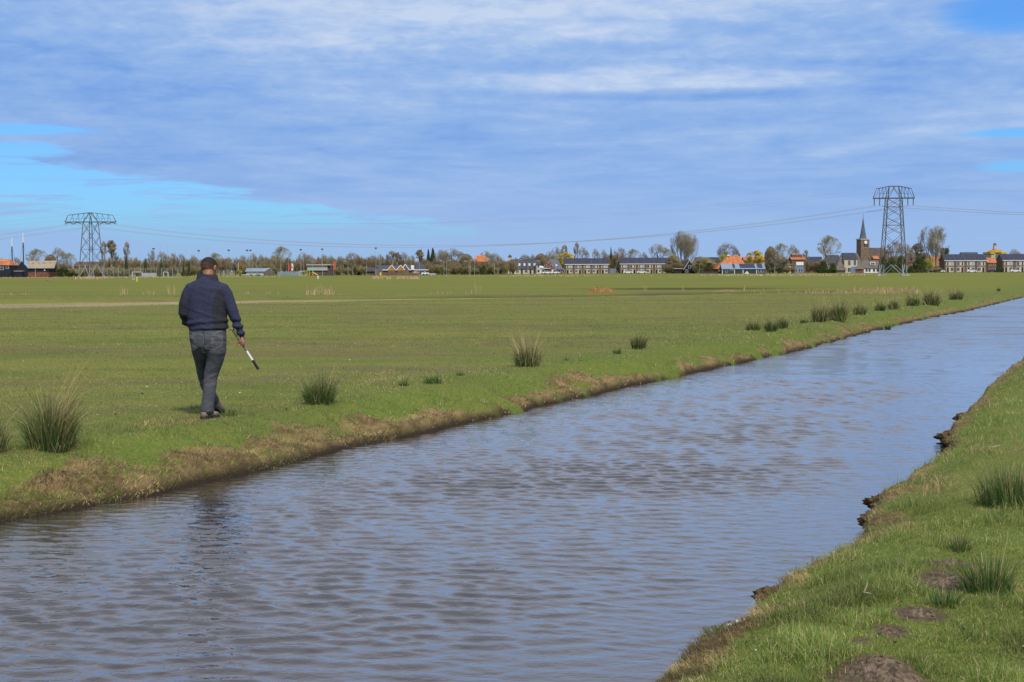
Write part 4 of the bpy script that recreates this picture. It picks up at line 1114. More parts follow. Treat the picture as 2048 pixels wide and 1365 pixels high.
bare('fan', [(7, 0.08, 0.44, 0.009, 0.46), (6, 0.15, 0.26, 0.0060, 0.45), (6, 0.10, 0.14, 0.0044, 0.5), (5, 0.1, 0.06, 0.0026, 0.5)], 12, 'grey', None, 2, multi=5, trunk_h=0.16, up=0.30, L0=0.36, domed=(0.58, 0.44, 0.5), taper=0.6, thin=0.30)
bare('poplar_group', [(8, 0.12, 0.32, 0.0085, 0.40), (6, 0.12, 0.17, 0.0060, 0.5), (6, 0.1, 0.09, 0.0044, 0.5), (4, 0.1, 0.04, 0.0028, 0.5)], 31, 'grey', None, 2, multi=5, trunk_h=0.5, up=0.45, domed=(0.54, 0.48, 0.5), taper=0.9, thin=0.30)
for sfx, sd_, tw in (('a', 5, 'brown'), ('b', 16, 'olive'), ('c', 27, 'grey')):
    bare('scrub_' + sfx, [(7, 0.05, 0.42, 0.0085, 0.7), (7, 0.10, 0.24, 0.0060, 0.7), (8, 0.10, 0.13, 0.0048, 0.8), (6, 0.1, 0.08, 0.0040, 0.8)], sd_, tw, None, 1, multi=6, trunk_h=0.12, up=0.30, domed=(0.5, 0.5, 0.5), thin=0.48)
for sfx, sd_, tw in (('gold', 6, 'gold'), ('lime', 9, 'lime')):
    bare('willow_' + sfx, [(8, 0.3, 0.34, 0.012, 0.95), (8, 0.2, 0.24, 0.0075, 0.9), (9, 0.1, 0.13, 0.0058, 0.8), (8, 0.1, 0.08, 0.0050, 0.8)], sd_, tw, trunk_h=0.12, up=0.05, domed=(0.55, 0.46, 0.5), thin=0.6)
def leafy(key, shape, n, size, m_, seed, bark=True):
    r = np.random.default_rng(seed)
    a_ = r.uniform(0, 2 * PI, n); z = r.random(n) ** 0.85
    ra = shape(z) * (0.80 + 0.35 * fbm(np.cos(a_) * 1.5 + z * 4 + seed, np.sin(a_) * 1.5 + z * 3, 3)) * np.sqrt(r.uniform(0.25, 1.0, n))
    C_ = np.stack([np.cos(a_) * ra, np.sin(a_) * ra, z * 0.97 + 0.02], -1)
    U1 = r.normal(0, 1, (n, 3)); U1 /= np.linalg.norm(U1, axis=1)[:, None]
    U2 = np.cross(U1, r.normal(0, 1, (n, 3))); U2 /= np.linalg.norm(U2, axis=1)[:, None]
    s_ = size * r.uniform(0.5, 1.2, n)[:, None]
    Vv = np.stack([C_ - U1 * s_, C_ + U2 * s_ * 0.6, C_ + U1 * s_, C_ - U2 * s_ * 0.6], 1).reshape(-1, 3)
    Fq_ = np.arange(n * 4).reshape(n, 4)
    tr = MB(); tr.bar((0, 0, -0.01), (0, 0, 0.9), 0.02, 0.004, n=6)
    TREE[key] = (tr.mesh(key + '_trunk', BARK), np_mesh(key + '_crown', Vv, [Fq_], m_, False))
leafy('conifer', lambda z: 0.5 * (1 - z) ** 0.75 + 0.02, 2600, 0.045, DARKG, 1)
leafy('evergreen', lambda z: 0.5 * np.sqrt(np.clip(1 - (z * 1.25 - 0.32) ** 2 * 1.15, 0, 1)) * (1 - 0.25 * z), 4200, 0.042, EVERG, 2)
leafy('ivy', lambda z: 0.42 + 0.08 * np.sin(z * 9), 2200, 0.055, EVERG, 3)

def tree(kind, px, top, w, d, label, group='trees along the edge of the village', name='bare_tree', cat='tree', lower=0.0):
    x = gx(px, d); k = d / FPX; h_ = hz_at(px, top, d) + 0.1
    z0 = -0.05
    root = empty(name, (x, d, z0), random.uniform(-0.5, 0.5), label, cat, group)
    tm, cm = TREE[kind]
    for nm, me_ in (('trunk', tm), ('crown', cm)):
        o = link(nm, me_, root); o.scale = (w * k, w * k, h_)
    return root

# ================================================================ BUILDINGS
def vmat(name, c, var=0.18, sc_=0.8, rough=0.85, **kw): return mat(name, c, rough=rough, var=var, scale=sc_, spec=kw.pop('spec', 0.2), **kw)
BRICK = vmat('brown_brick', (0.150, 0.098, 0.070)); REDBRICK = vmat('red_brick', (0.185, 0.075, 0.048)); CREAM = vmat('cream_panelling', (0.50, 0.43, 0.31), 0.06)
DARKWALL = vmat('black_timber', (0.022, 0.024, 0.034)); GREENWALL = vmat('green_timber', (0.035, 0.060, 0.055)); WHITE = vmat('white_paint', (0.72, 0.72, 0.70), 0.04)
SLATE = vmat('slate_roof', (0.060, 0.062, 0.075)); ORANGE = vmat('orange_roof_tiles', (0.42, 0.150, 0.060), 0.28, 0.9); THATCH = vmat('grey_thatch', (0.135, 0.115, 0.100), 0.15, 1.0)
ASB = vmat('weathered_corrugated_roof', (0.30, 0.25, 0.18), 0.12, 0.6); STONE = vmat('pale_stone', (0.42, 0.38, 0.32), 0.1); CHURCHB = vmat('church_brick', (0.175, 0.125, 0.088), 0.15, 0.7)
BROWNROOF = vmat('brown_roof_tiles', (0.100, 0.072, 0.060)); OCHRE = vmat('ochre_boards', (0.42, 0.19, 0.025), 0.08); GREYW = vmat('grey_cladding', (0.36, 0.37, 0.36), 0.06); BLUEGREY = vmat('blue_grey_sheet_roof', (0.20, 0.25, 0.31), 0.08, 0.5, 0.5)
GLASS = mat('window_glass', (0.045, 0.055, 0.070), rough=0.12, spec=0.6); DOORM = vmat('dark_door', (0.035, 0.032, 0.035)); CURT = vmat('curtained_glass', (0.30, 0.33, 0.36), 0.1, 3.0, 0.2)
YELLOW = vmat('yellow_paint', (0.60, 0.34, 0.04), 0.08); LEAD = vmat('lead_cladding', (0.10, 0.11, 0.13), 0.1, 0.5, 0.55); BLUEDOOR = vmat('blue_garage_door', (0.14, 0.20, 0.29), 0.05)
SOLAR = bpy.data.materials.new('solar_panels'); SOLAR.use_nodes = True
t = SOLAR.node_tree; N = NT(t); p = t.nodes['Principled BSDF']; p.inputs['Roughness'].default_value = 0.38
oc = N.n('ShaderNodeTexCoord').outputs['Object']; s3 = N.n('ShaderNodeSeparateXYZ'); N.put(s3.inputs[0], oc)
ln_ = N.ss(N.m('FRACT', N.m('DIVIDE', s3.outputs[0], 1.05)), 0.06, 0.02)
N.put(p.inputs['Base Color'], N.mix(N.m('MULTIPLY', ln_, 0.5), (0.020, 0.023, 0.050), (0.16, 0.17, 0.19)))

def part(mb, name, mt, parent, label=None):
    o = mb.build(name, mt, parent)
    if label: o['label'] = label
    return o
def window(par, x, z, w, h, y=0.0, glass=None, frame=None, name='window'):
    """window in a wall facing -y"""
    mb = MB()
    mb.box(x - w / 2 - .07, x + w / 2 + .07, y - 0.05, y + 0.02, z - .07, z + h + .07, 0)
    mb.box(x - w / 2, x + w / 2, y - 0.062, y - 0.03, z, z + h, 1)
    if w > 1.0: mb.box(x - .03, x + .03, y - 0.075, y - 0.04, z, z + h, 0)
    return mb.build(name, [frame or WHITE, glass or GLASS], par)
def shell(par, x0, x1, y0, y1, eave, ridge, mt, axis='x', name='wall'):
    mb = MB()
    if axis == 'x':   # ridge runs along x: gables at the ends
        ym = (y0 + y1) / 2
        mb.prism_x([(y0, -0.1), (y1, -0.1), (y1, eave), (ym, ridge - 0.08), (y0, eave)], x0, x1)
    else:
        xm = (x0 + x1) / 2
        mb.prism([(x0, -0.1), (x1, -0.1), (x1, eave), (xm, ridge - 0.08), (x0, eave)], y0, y1)
    return part(mb, name, mt, par)
def gable_roof(par, x0, x1, y0, y1, eave, ridge, mt, axis='x', oh=0.35, th=0.16, name='roof'):
    mb = MB()
    if axis == 'x':
        ym = (y0 + y1) / 2; dz_ = (ridge - eave) / (ym - y0) * oh
        for s_, ya in ((1, y0 - oh), (-1, y1 + oh)):
            mb.prism_x([(ya, eave - dz_), (ym, ridge), (ym, ridge + th), (ya, eave - dz_ + th)], x0 - 0.2, x1 + 0.2)
    else:
        xm = (x0 + x1) / 2; dz_ = (ridge - eave) / (xm - x0) * oh
        for xa in (x0 - oh, x1 + oh):
            mb.prism([(xa, eave - dz_), (xm, ridge), (xm, ridge + th), (xa, eave - dz_ + th)], y0 - 0.25, y1 + 0.25)
    return part(mb, name, mt, par)
def panels(par, x0, x1, y0, y1, eave, ridge, n=1, gap=0.5, margin=0.25):
    """solar panels on the front slope of an x-ridge roof"""
    ym = (y0 + y1) / 2; w = (x1 - x0 - gap * (n - 1)) / n
    for k_ in range(n):
        a_ = x0 + k_ * (w + gap); mb = MB()
        def q(f, up): return (y0 + (ym - y0) * f, eave + (ridge - eave) * f + 0.17 + up)
        p1, p2 = q(0.08, 0), q(0.93, 0); p3, p4 = q(0.93, 0.09), q(0.08, 0.09)
        mb.prism_x([p1, p2, p3, p4], a_ + margin, a_ + w - margin); part(mb, 'solar_panel', SOLAR, par)
def bld(name, px0, px1, d, label, cat, group=None, yaw=0.0):
    """returns root at the middle of the front, and half-width in metres"""
    xa, xb = gx(px0, d), gx(px1, d)
    r_ = empty(name, ((xa + xb) / 2, d, 0.0), yaw, label, cat, group)
    return r_, (xb - xa) / 2
def hh(px, py, d): return hz_at(px, py, d)

# --- rows of new houses
def row(px0, px1, d, ridge_py, eave_py, n, label, cars=None, gable='r', depth=8.5, firstbrick=BRICK, yaw=0.0):
    r_, w = bld('terraced_houses', px0, px1, d, label, 'terraced houses', 'rows of new brick houses with dark solar roofs', yaw)
    pc = (px0 + px1) / 2; he, hr = hh(pc, eave_py, d), hh(pc, ridge_py, d + depth / 2)
    shell(r_, -w, w, 0, depth, he, hr, BRICK); gable_roof(r_, -w, w, 0, depth, he, hr, SLATE)
    panels(r_, -w, w, 0, depth, he, hr, n, 0.35, 0.18)
    part(MB().box(-w - 0.2, w + 0.2, -0.42, -0.05, he - 0.34, he - 0.08), 'gutter', WHITE, r_)
    uw = 2 * w / n
    for k_ in range(n):
        x = -w + uw * (k_ + 0.5); m_ = (-1) ** k_
        fl = he / 2
        # pale facade panels of both floors
        for (z0, z1, nm) in ((fl + 0.35, he - 0.5, 'upper_panel'), (0.15, fl - 0.25, 'lower_panel')):
            part(MB().box(x - uw * 0.36, x + uw * 0.36, -0.035, 0.01, z0, z1), 'cream_panel', CREAM, r_)
        window(r_, x + m_ * uw * 0.20, fl + 0.45, uw * 0.24, he - fl - 1.15, -0.035, GLASS if k_ % 2 else CURT)
        window(r_, x - m_ * uw * 0.20, fl + 0.45, uw * 0.14, he - fl - 1.15, -0.035)
        window(r_, x + m_ * uw * 0.20, 0.7, uw * 0.26, fl - 1.2, -0.035)
        dm = MB(); dm.box(x - m_ * uw * 0.2 - 0.48, x - m_ * uw * 0.2 + 0.48, -0.09, -0.03, 0.05, fl - 0.45); part(dm, 'door', DOORM, r_)
        if k_ % 2 == 0:
            ch = MB(); ch.box(x - 0.2, x + 0.2, depth * 0.5 + 0.2, depth * 0.5 + 0.55, hr - 0.2, hr + 0.45); part(ch, 'chimney', BRICK, r_)
    return r_, w, he, hr
D1 = 690
rB, wB, heB, hrB = row(1130, 1218, D1, 517.5, 528.5, 5, 'row of five brick houses right of the golden willow, blue garage at its end')
part(MB().box(wB + 0.02, wB + 3.2, 1.0, 6, -0.1, 2.6), 'garage', BRICK, rB); part(MB().box(wB + 0.4, wB + 2.8, 0.93, 0.99, 0.05, 2.2), 'garage_door', BLUEDOOR, rB)
rC, wC, heC, hrC = row(1240, 1342, D1 + 5, 516.5, 527.5, 6, 'long row of brick houses behind the leafless bushes, left of the big fan-shaped tree')
rD, wD, heD, hrD = row(1889, 1973, D1 - 20, 509.5, 521, 4, 'row of four brick houses between the poplars and the yellow ornate facade')
rE, wE, heE, hrE = row(2005, 2075, D1 - 20, 509, 520.5, 3, 'row of brick houses cut off by the right edge of the photo')
# dormer roofed row and the red brick gable house
r_, w = bld('terraced_houses', 1022, 1074, D1 - 20, 'low row of cream houses under a tall dark roof with small roof windows', 'terraced houses')
he, hr = hh(1048, 537.5, D1 - 20), hh(1048, 519.5, D1 - 15)
shell(r_, -w, w, 0, 10, he, hr, CREAM); gable_roof(r_, -w, w, 0, 10, he, hr, SLATE)
for k_ in range(5):
    x = -w + (k_ + 0.7) * 2 * w / 5.2; f = 0.28; yy = 5 * f; zz_ = he + (hr - he) * f
    mb = MB(); mb.box(x - 0.45, x + 0.45, yy - 0.5, yy + 0.9, zz_ + 0.05, zz_ + 1.25); part(mb, 'roof_window', WHITE, r_)
for k_ in range(6):
    x = -w + (k_ + 0.5) * 2 * w / 6
    if k_ % 2: window(r_, x, 0.6, 1.3, 1.3)
    else: part(MB().box(x - .45, x + .45, -0.06, 0.02, 0.05, 2.05), 'door', DOORM, r_)
r_, w = bld('house', 1073, 1081, D1 - 24, 'narrow cream two-storey end house left of the red brick gable', 'house')
he = hh(1077, 529, D1 - 24); shell(r_, -w, w, 0, 6, he, he + 1.4, CREAM); gable_roof(r_, -w, w, 0, 6, he, he + 1.4, SLATE); window(r_, 0, 0.8, 1.0, 1.2); window(r_, 0, 3.0, 0.9, 1.1)
r_, w = bld('brick_house', 1084, 1110, D1 - 25, 'red brick house with a steep gable and slate side roof beside parked white cars', 'house')
he, hr = hh(1097, 539, D1 - 25), hh(1097, 519.5, D1 - 25)
shell(r_, -w, w, 0, 9, he, hr, REDBRICK, 'y')
for xw in (-1.3, 1.3): window(r_, xw, he + 0.9, 0.95, 1.1)
window(r_, 0, he + 2.9, 0.5, 0.6)
part(MB().box(-w + 0.3, 0.8, -0.8, 0.0, 2.4, 2.6), 'canopy', WHITE, r_)
mb = MB(); x2 = gx(1127, D1 - 25) - r_.location.x; xr0 = gx(1098, D1 - 25) - r_.location.x; xr1 = gx(1116, D1 - 25) - r_.location.x
mb.add([(w + 0.1, -0.35, he - 0.2), (x2, -0.35, he - 0.2), (xr1, 4.5, hr), (0, 4.5, hr), (w + 0.1, -0.35, he), (x2, -0.35, he), (xr1, 4.5, hr + .2), (0, 4.5, hr + .2)], [(0, 1, 2, 3), (7, 6, 5, 4), (0, 4, 5, 1), (1, 5, 6, 2), (2, 6, 7, 3), (3, 7, 4, 0)])
part(mb, 'roof', LEAD, r_); 
part(MB().prism([(w + .02, -.1), (x2 - .2, -.1), (x2 - .2, he - .22), (w + .02, he - .22)], 0.02, 8), 'side_wing', REDBRICK, r_)
window(r_, w + 2.0, 0.5, 1.0, 1.3, 0.0); window(r_, w + 3.9, 0.5, 1.0, 1.3, 0.0)
part(MB().box(w + .3, w + 1.1, 0.8, 1.9, he + 1.4, he + 2.3), 'roof_window', WHITE, r_)
# small cream tower with pyramid cap
r_, w = bld('small_tower', 1016.5, 1023.5, D1 + 60, 'little cream turret with a dark pyramid cap above the roofs', 'tower')
he, hr = hh(1020, 514.5, D1 + 60), hh(1020, 509, D1 + 60)
part(MB().box(-w, w, 0, 2 * w, -0.1, he), 'wall', CREAM, r_)
part(MB().loft([[(-w - .3, -.3, he), (w + .3, -.3, he), (w + .3, 2 * w + .3, he), (-w - .3, 2 * w + .3, he)], [(-.05, w - .05, hr), (.05, w - .05, hr), (.05, w + .05, hr), (-.05, w + .05, hr)]]), 'roof', SLATE, r_)
# black barn with white trimmed gable
d = 640; r_, w = bld('barn', 1367, 1391, d, 'black barn with a white trimmed pointed gable under the big fan-shaped tree', 'barn')
he, hr = hh(1379, 538, d), hh(1379, 521.5, d)
shell(r_, -w * .93, w * .93, 0, 9, he, hr, DARKWALL, 'y'); gable_roof(r_, -w * .93, w * .93, 0.3, 9, he, hr, SLATE, 'y')
mb = MB(); mb.bar((-w - .1, -.25, he - .5), (0, -.25, hr + .1), .16); mb.bar((w + .1, -.25, he - .5), (0, -.25, hr + .1), .16); part(mb, 'bargeboard', CREAM, r_)
window(r_, 0, he + 0.2, 0.9, 1.3, 0, GLASS); window(r_, -1.2, 0.6, 0.9, 1.1)
r_, w = bld('lean_to', 1348, 1365, d, 'low flat-roofed shed left of the black gabled barn', 'shed')
part(MB().box(-w, w, 0, 4, 2.1, 2.35), 'roof', CREAM, r_); part(MB().box(-w + .2, w - .2, 0.6, 3.8, -.1, 2.098), 'wall', DARKWALL, r_)
# dark roofs behind
for (a_, b_, tp, ev, dd, lb) in ((1392, 1440, 515.5, 526, 730, 'house with a long dark roof behind the yellow-green bushes left of the orange farmhouse'), (1613, 1646, 514.5, 530, 740, 'dark solar-roofed house behind the shrubs left of the stately thatched house'),
                             (1815, 1860, 507, 524, 730, 'dark-roofed house behind the evergreens right of the tall pylon'), (1925, 1958, 505.5, 516, 760, 'grey roof rising behind the row of four brick houses'), (1656, 1680, 511, 527, 735, 'small dark roof beside the leafless tree left of the thatched house'),
                             (1528, 1545, 522, 533, 735, 'pale house with dark roof hidden behind the birch')):
    r_, w = bld('house', a_, b_, dd, lb, 'house', 'houses glimpsed behind the front rows'); pc = (a_ + b_) / 2; he, hr = hh(pc, ev, dd), hh(pc, tp, dd + 4)
    shell(r_, -w, w, 0, 8, he, hr, BRICK); gable_roof(r_, -w, w, 0, 8, he, hr, SLATE if a_ != 1815 else BROWNROOF)
    if a_ in (1392, 1613): panels(r_, 0 if a_ == 1392 else -w, w, 0, 8, he, hr, 1)
    for k_ in (-1, 1): window(r_, k_ * w * 0.5, he - 1.7, 1.2, 1.2)
# orange pyramid farmhouse
d = 610; r_, w = bld('farmhouse', 1434, 1496, d, 'farmhouse with a steep bright orange tiled pyramid roof and white cap', 'farmhouse')
x = lambda px: gx(px, d) - r_.location.x
he, hr = hh(1450, 538.5, d), hh(1470, 511.5, d)
part(MB().box(x(1437), x(1493), 0.4, 13, -.1, he), 'wall', BRICK, r_)
mb = MB(); mb.add([(x(1432.5), 0, he), (x(1497), 0, he), (x(1497), 14, he), (x(1432.5), 14, he), (x(1461), 7, hr), (x(1484), 7, hr)], [(0, 1, 5, 4), (1, 2, 5), (2, 3, 4, 5), (3, 0, 4), (3, 2, 1, 0)])
rf = part(mb, 'roof', ORANGE, r_)
mb = MB(); mb.prism([(x(1458.5), hr - .1), (x(1463.5), hr - .1), (x(1461), hh(1461, 508.5, d))], 6.2, 7.2); part(mb, 'gable_cap', WHITE, rf)
part(MB().box(x(1482), x(1486), 7.5, 8.6, hr - 1.4, hr + 0.9), 'chimney', BRICK, rf)
for k_ in (1441, 1447): window(r_, x(k_), 0.6, 0.8, 1.0, 0.4)
d = 585; r_, w = bld('stable', 1444, 1530, d, 'long low green timber stable with solar panels in front of the orange roof', 'stable')
he, hr = hh(1487, 538, d), hh(1487, 528.5, d + 3.5); x = lambda px: gx(px, d) - r_.location.x
shell(r_, -w, w, 0, 7, he, hr, GREENWALL); gable_roof(r_, -w, w, 0, 7, he, hr, BLUEGREY)
panels(r_, x(1466), x(1471), 0, 7, he, hr, 1, margin=.05); panels(r_, x(1479), x(1512), 0, 7, he, hr, 1); panels(r_, x(1514), x(1527), 0, 7, he, hr, 1)
part(MB().box(x(1459), x(1468), -0.05, 0.02, 1.4, 2.3), 'white_panel', CREAM, r_)
for k_ in (1453, 1519, 1525): window(r_, x(k_), 0.6, 0.9, 1.2)
for k_ in (1444.5, 1469, 1486, 1513): part(MB().box(x(k_) - .12, x(k_) + .12, -.1, -.02, 0, he - .1), 'post', WHITE, r_)
mb = MB(); mb.add([(x(1488), -1.5, 0), (x(1498), -1.5, 0), (x(1493), -0.6, 1.1), (x(1488), -.3, 0), (x(1498), -.3, 0)], [(0, 1, 2), (0, 2, 3), (1, 4, 2), (3, 2, 4)])
tag(mb.build('sand_heap', CREAM, None, False, r_.location), 'pale sand heap leaning against the green timber stable', 'heap')
# orange roofed houses
d = 720; r_, w = bld('house', 1488, 1538, d, 'low orange-tiled roof seen on both sides of the yellow willow', 'house')
he, hr = hh(1513, 521, d), hh(1513, 514.5, d); shell(r_, -w, w, 0, 8, he, hr, BRICK); gable_roof(r_, -w, w, 0, 8, he, hr, ORANGE)
part(MB().box(-w * .6, w * .9, -.06, .02, he - 2.2, he - 1.2), 'white_band', WHITE, r_)
d = 650; r_, w = bld('house', 1583, 1611, d, 'tall house with stacked orange roofs and a blue lower wall', 'house')
h1, h2, h3 = hh(1597, 519.5, d), hh(1597, 514.5, d), hh(1597, 509, d)
shell(r_, -w, w, 0, 8, h1, h2, BRICK); gable_roof(r_, -w, w, 0, 8, h1, h2, ORANGE); part(MB().box(-w * .75, w * .7, 3.0, 7.6, h1, h3 - .3), 'upper_storey', BRICK, r_)
part(MB().box(-w * .8, w * .75, 2.9, 7.7, h3 - .3, h3), 'upper_roof', ORANGE, r_); part(MB().box(-w * .35, w * .7, -.05, .02, h1 - 2.6, h1 - 1.1), 'balcony', WHITE, r_)
part(MB().box(-w * .55, w * .75, -.07, .02, 0, h1 - 2.9), 'blue_wall', BLUEDOOR, r_)
for k_ in (-.3, 0.1, .45): window(r_, w * k_, .6, .7, 1.4, -.07)
r_, w = bld('outbuilding', 1569, 1582, d, 'cream outbuilding half hidden by the birch clump', 'shed'); he = hh(1575, 530, d)
shell(r_, -w, w, 0, 6, he, he + 1.2, CREAM); gable_roof(r_, -w, w, 0, 6, he, he + 1.2, THATCH); window(r_, 0, .6, .9, 1.2)
# stately house with two thatched wings
d = 640; r_, w = bld('country_house', 1672, 1728, d, 'large modern house with two sweeping grey thatched wings beside the church', 'house')
x = lambda px: gx(px, d) - r_.location.x; z = lambda py: hh(1700, py, d)
shell(r_, x(1690), x(1716), 1.5, 11, z(518), z(506.5), CREAM); gable_roof(r_, x(1690), x(1716), 1.5, 11, z(518), z(506.5), SLATE); panels(r_, x(1690), x(1716), 1.5, 11, z(518), z(506.5), 1)
mb = MB(); mb.add([(x(1671), .5, z(541)), (x(1693), .5, z(541)), (x(1691), 6, z(506)), (x(1688), 6, z(508)), (x(1671), 10, z(541)), (x(1693), 10, z(541))], [(0, 1, 2, 3), (0, 3, 4), (1, 5, 2), (3, 2, 5, 4), (0, 4, 5, 1)]); part(mb, 'wing_roof', THATCH, r_)
mb = MB(); mb.add([(x(1712), .5, z(539)), (x(1730), .5, z(539)), (x(1721), 6, z(506)), (x(1718), 6, z(506)), (x(1712), 10, z(539)), (x(1730), 10, z(539))], [(0, 1, 2, 3), (0, 3, 4), (1, 5, 2), (3, 2, 5, 4), (0, 4, 5, 1)]); part(mb, 'wing_roof', THATCH, r_)
part(MB().box(x(1674), x(1691), 1.0, 9.5, -.1, z(541)), 'wing_wall', BRICK, r_); part(MB().box(x(1714), x(1728), 1.0, 9.5, -.1, z(539)), 'wing_wall', REDBRICK, r_)
for (a_, z0, z1) in ((1700, 531, 521), (1711, 531, 520)): window(r_, x(a_), z(z0), 1.1, z(z1) - z(z0), 1.5)
window(r_, x(1700), .5, 1.4, z(536) - .5, 1.5); part(MB().box(x(1704.5), x(1714), 1.2, 1.48, 0, z(534)), 'garage_door', BLUEDOOR, r_)
# church
d = 690; r_, w = bld('church', 1720, 1742.5, d, 'village church with square brick tower, clock and needle-thin slate spire', 'church')
x = lambda px: gx(px, d) - r_.location.x; z = lambda py: hh(1731, py, d)
c_ = math.cos(R(14)); s_ = math.sin(R(14)); 
rt = lambda q: (q[0] * c_ - q[1] * s_, q[0] * s_ + q[1] * c_, q[2])
def rot(mb, dy=0): mb.v = [((v[0]) * c_ - (v[1]) * s_, (v[0]) * s_ + (v[1]) * c_, v[2]) for v in mb.v]; return mb
tw_ = w * 0.83; zc = z(480)
tower = part(rot(MB().box(-tw_, tw_, -tw_ + 3, tw_ + 3, -.1, zc)), 'tower', CHURCHB, r_)
part(rot(MB().box(-tw_ - .2, tw_ + .2, -tw_ + 2.8, tw_ + 3.2, zc, zc + .5)), 'cornice', STONE, tower)
sw = (x(1739) - x(1723)) / 2 * .92; rings = []
for (f, r2) in ((0, 1.0), (.10, .80), (.55, .36), (.93, .07), (1.0, .02)):
    rings.append([(math.cos(PI / 8 + k_ * PI / 4) * sw * r2 * 1.06, 3 + math.sin(PI / 8 + k_ * PI / 4) * sw * r2 * 1.06, zc + .5 + f * (z(433) - zc - .5)) for k_ in range(8)])
sp_ = part(rot(MB().loft(rings)), 'spire', LEAD, r_)
part(rot(MB().bar((0, 3, z(433.5)), (0, 3, z(427.5)), .07)), 'finial', DARKWALL, sp_)
mb = MB(); mb.v = []; cc = (0.3, -tw_ + 3, z(485)); mb.loft([[(cc[0] + math.cos(2 * PI * k_ / 16) * .8, cc[1] - .12, cc[2] + math.sin(2 * PI * k_ / 16) * .8) for k_ in range(16)], [(cc[0] + math.cos(2 * PI * k_ / 16) * .8, cc[1], cc[2] + math.sin(2 * PI * k_ / 16) * .8) for k_ in range(16)]])
part(rot(mb), 'clock', WHITE, tower)
for k_ in (-.35, 1.0): part(rot(MB().box(k_ - .35, k_ + .35, -tw_ + 2.93, -tw_ + 3.02, z(494.5), z(488.5))), 'belfry_opening', DOORM, tower)
part(rot(MB().box(-.9, 1.55, -tw_ + 2.9, -tw_ + 3.02, z(495.3), z(494.7))), 'sill', STONE, tower)
nv = MB(); nv.prism_x([(0, -.1), (9, -.1), (9, z(520)), (4.5, z(496.5)), (0, z(520))], tw_ - .3, x(1769)); part(nv, 'nave', CHURCHB, r_)
nr_ = MB(); 
for ya in (-.4, 9.4): nr_.prism_x([(ya, z(521)), (4.5, z(496.5)), (4.5, z(495.8)), (ya, z(520.3))], tw_ + .1, x(1769.5))
part(nr_, 'nave_roof', BROWNROOF, r_)
d = 655; r_, w = bld('house', 1728, 1760, d, 'white-walled house with brown roof and a white dormer below the church', 'house'); x = lambda px: gx(px, d) - r_.location.x; z = lambda py: hh(1744, py, d)
shell(r_, -w, w, 0, 8, z(536), z(522), WHITE); gable_roof(r_, -w, w, 0, 8, z(536), z(522), THATCH)
part(MB().box(x(1741), x(1751), .5, 3, z(531), z(524.5)), 'dormer', WHITE, r_); window(r_, x(1744), z(530), .8, 1.0, .5); window(r_, x(1748), z(530), .8, 1.0, .5)
for k_ in (1733, 1739, 1748, 1755): window(r_, x(k_), .5, 1.0, 1.3)
d = 670; r_, w = bld('house', 1747, 1757, d, 'bit of orange roof between the church nave and the white dormer', 'house'); he = hh(1752, 518, d); shell(r_, -w, w, 0, 4, he, he + 1.2, BRICK); gable_roof(r_, -w, w, 0, 4, he, he + 1.2, ORANGE)
# right edge
d = 705; r_, w = bld('house', 1866, 1889, d, 'house whose solar roof is framed by orange tiles, left of the row of four', 'house'); he, hr = hh(1878, 532, d), hh(1878, 512, d)
shell(r_, -w, w, 0, 9, he, hr, BRICK); gable_roof(r_, -w, w, 0, 9, he, hr, ORANGE); panels(r_, -w * .2, w * .95, 0.3, 8.7, he + .3, hr - .4, 1); window(r_, -w * .4, .5, 1.4, 1.2); window(r_, w * .4, .5, 1.4, 1.2)
d = 690; r_, w = bld('house', 1975, 1993, d, 'small brick house with a bright orange roof left of the ornate facade', 'house'); he, hr = hh(1984, 525.5, d), hh(1984, 516.5, d)
shell(r_, -w, w, 0, 7, he, hr, BRICK); gable_roof(r_, -w, w, 0, 7, he, hr, ORANGE)
for k_ in (-.5, .1, .6): window(r_, w * k_, he - 1.5, .6, .9); window(r_, w * k_, .7, .6, .9)
d = 760; r_, w = bld('ornate_hall', 1980, 2013, d, 'ornate hall with yellow cornices, arched window and an onion-topped cupola', 'hall'); x = lambda px: gx(px, d) - r_.location.x; z = lambda py: hh(1996, py, d)
body_ = part(MB().box(x(1982), x(2011), 0, 12, -.1, z(506.5)), 'wall', STONE, r_)
part(MB().box(x(1980), x(1988.5), -.5, 12, z(508), z(504.5)), 'cornice', YELLOW, r_); part(MB().box(x(2001), x(2013), -.5, 12, z(508), z(504.5)), 'cornice', YELLOW, r_)
arc = [(x(1988), z(505.5))] + [(x(1996) + math.cos(a_) * (x(2004) - x(1996)), z(505.5) + math.sin(a_) * (z(499.5) - z(505.5))) for a_ in np.linspace(PI, 0, 9)] + [(x(2004), z(505.5))]
part(MB().prism(arc, -.6, 11.9), 'arched_pediment', YELLOW, r_)
arc = [(x(1990.5), z(521)), (x(2000), z(521))] + [(x(1995.2) + math.cos(a_) * (x(2000) - x(1995.2)), z(512) + math.sin(a_) * (z(507.6) - z(512))) for a_ in np.linspace(0, PI, 9)]
part(MB().prism(arc, -.1, .02), 'arched_window', vmat('green_glass', (0.10, 0.14, 0.14)), body_)
part(MB().box(x(1994), x(1999), 5, 7, z(499.5), z(491)), 'cupola', STONE, r_)
cx_ = (x(1994) + x(1999)) / 2; on_ = MB(); rings = []
for (f, rr2) in ((0, 1.0), (.15, .95), (.3, 1.25), (.5, 1.2), (.7, .7), (.85, .25), (1, .05)): rings.append([(cx_ + math.cos(k_ * PI / 5) * rr2 * .75, 6 + math.sin(k_ * PI / 5) * rr2 * .75, z(491) + f * (z(484.5) - z(491))) for k_ in range(10)])
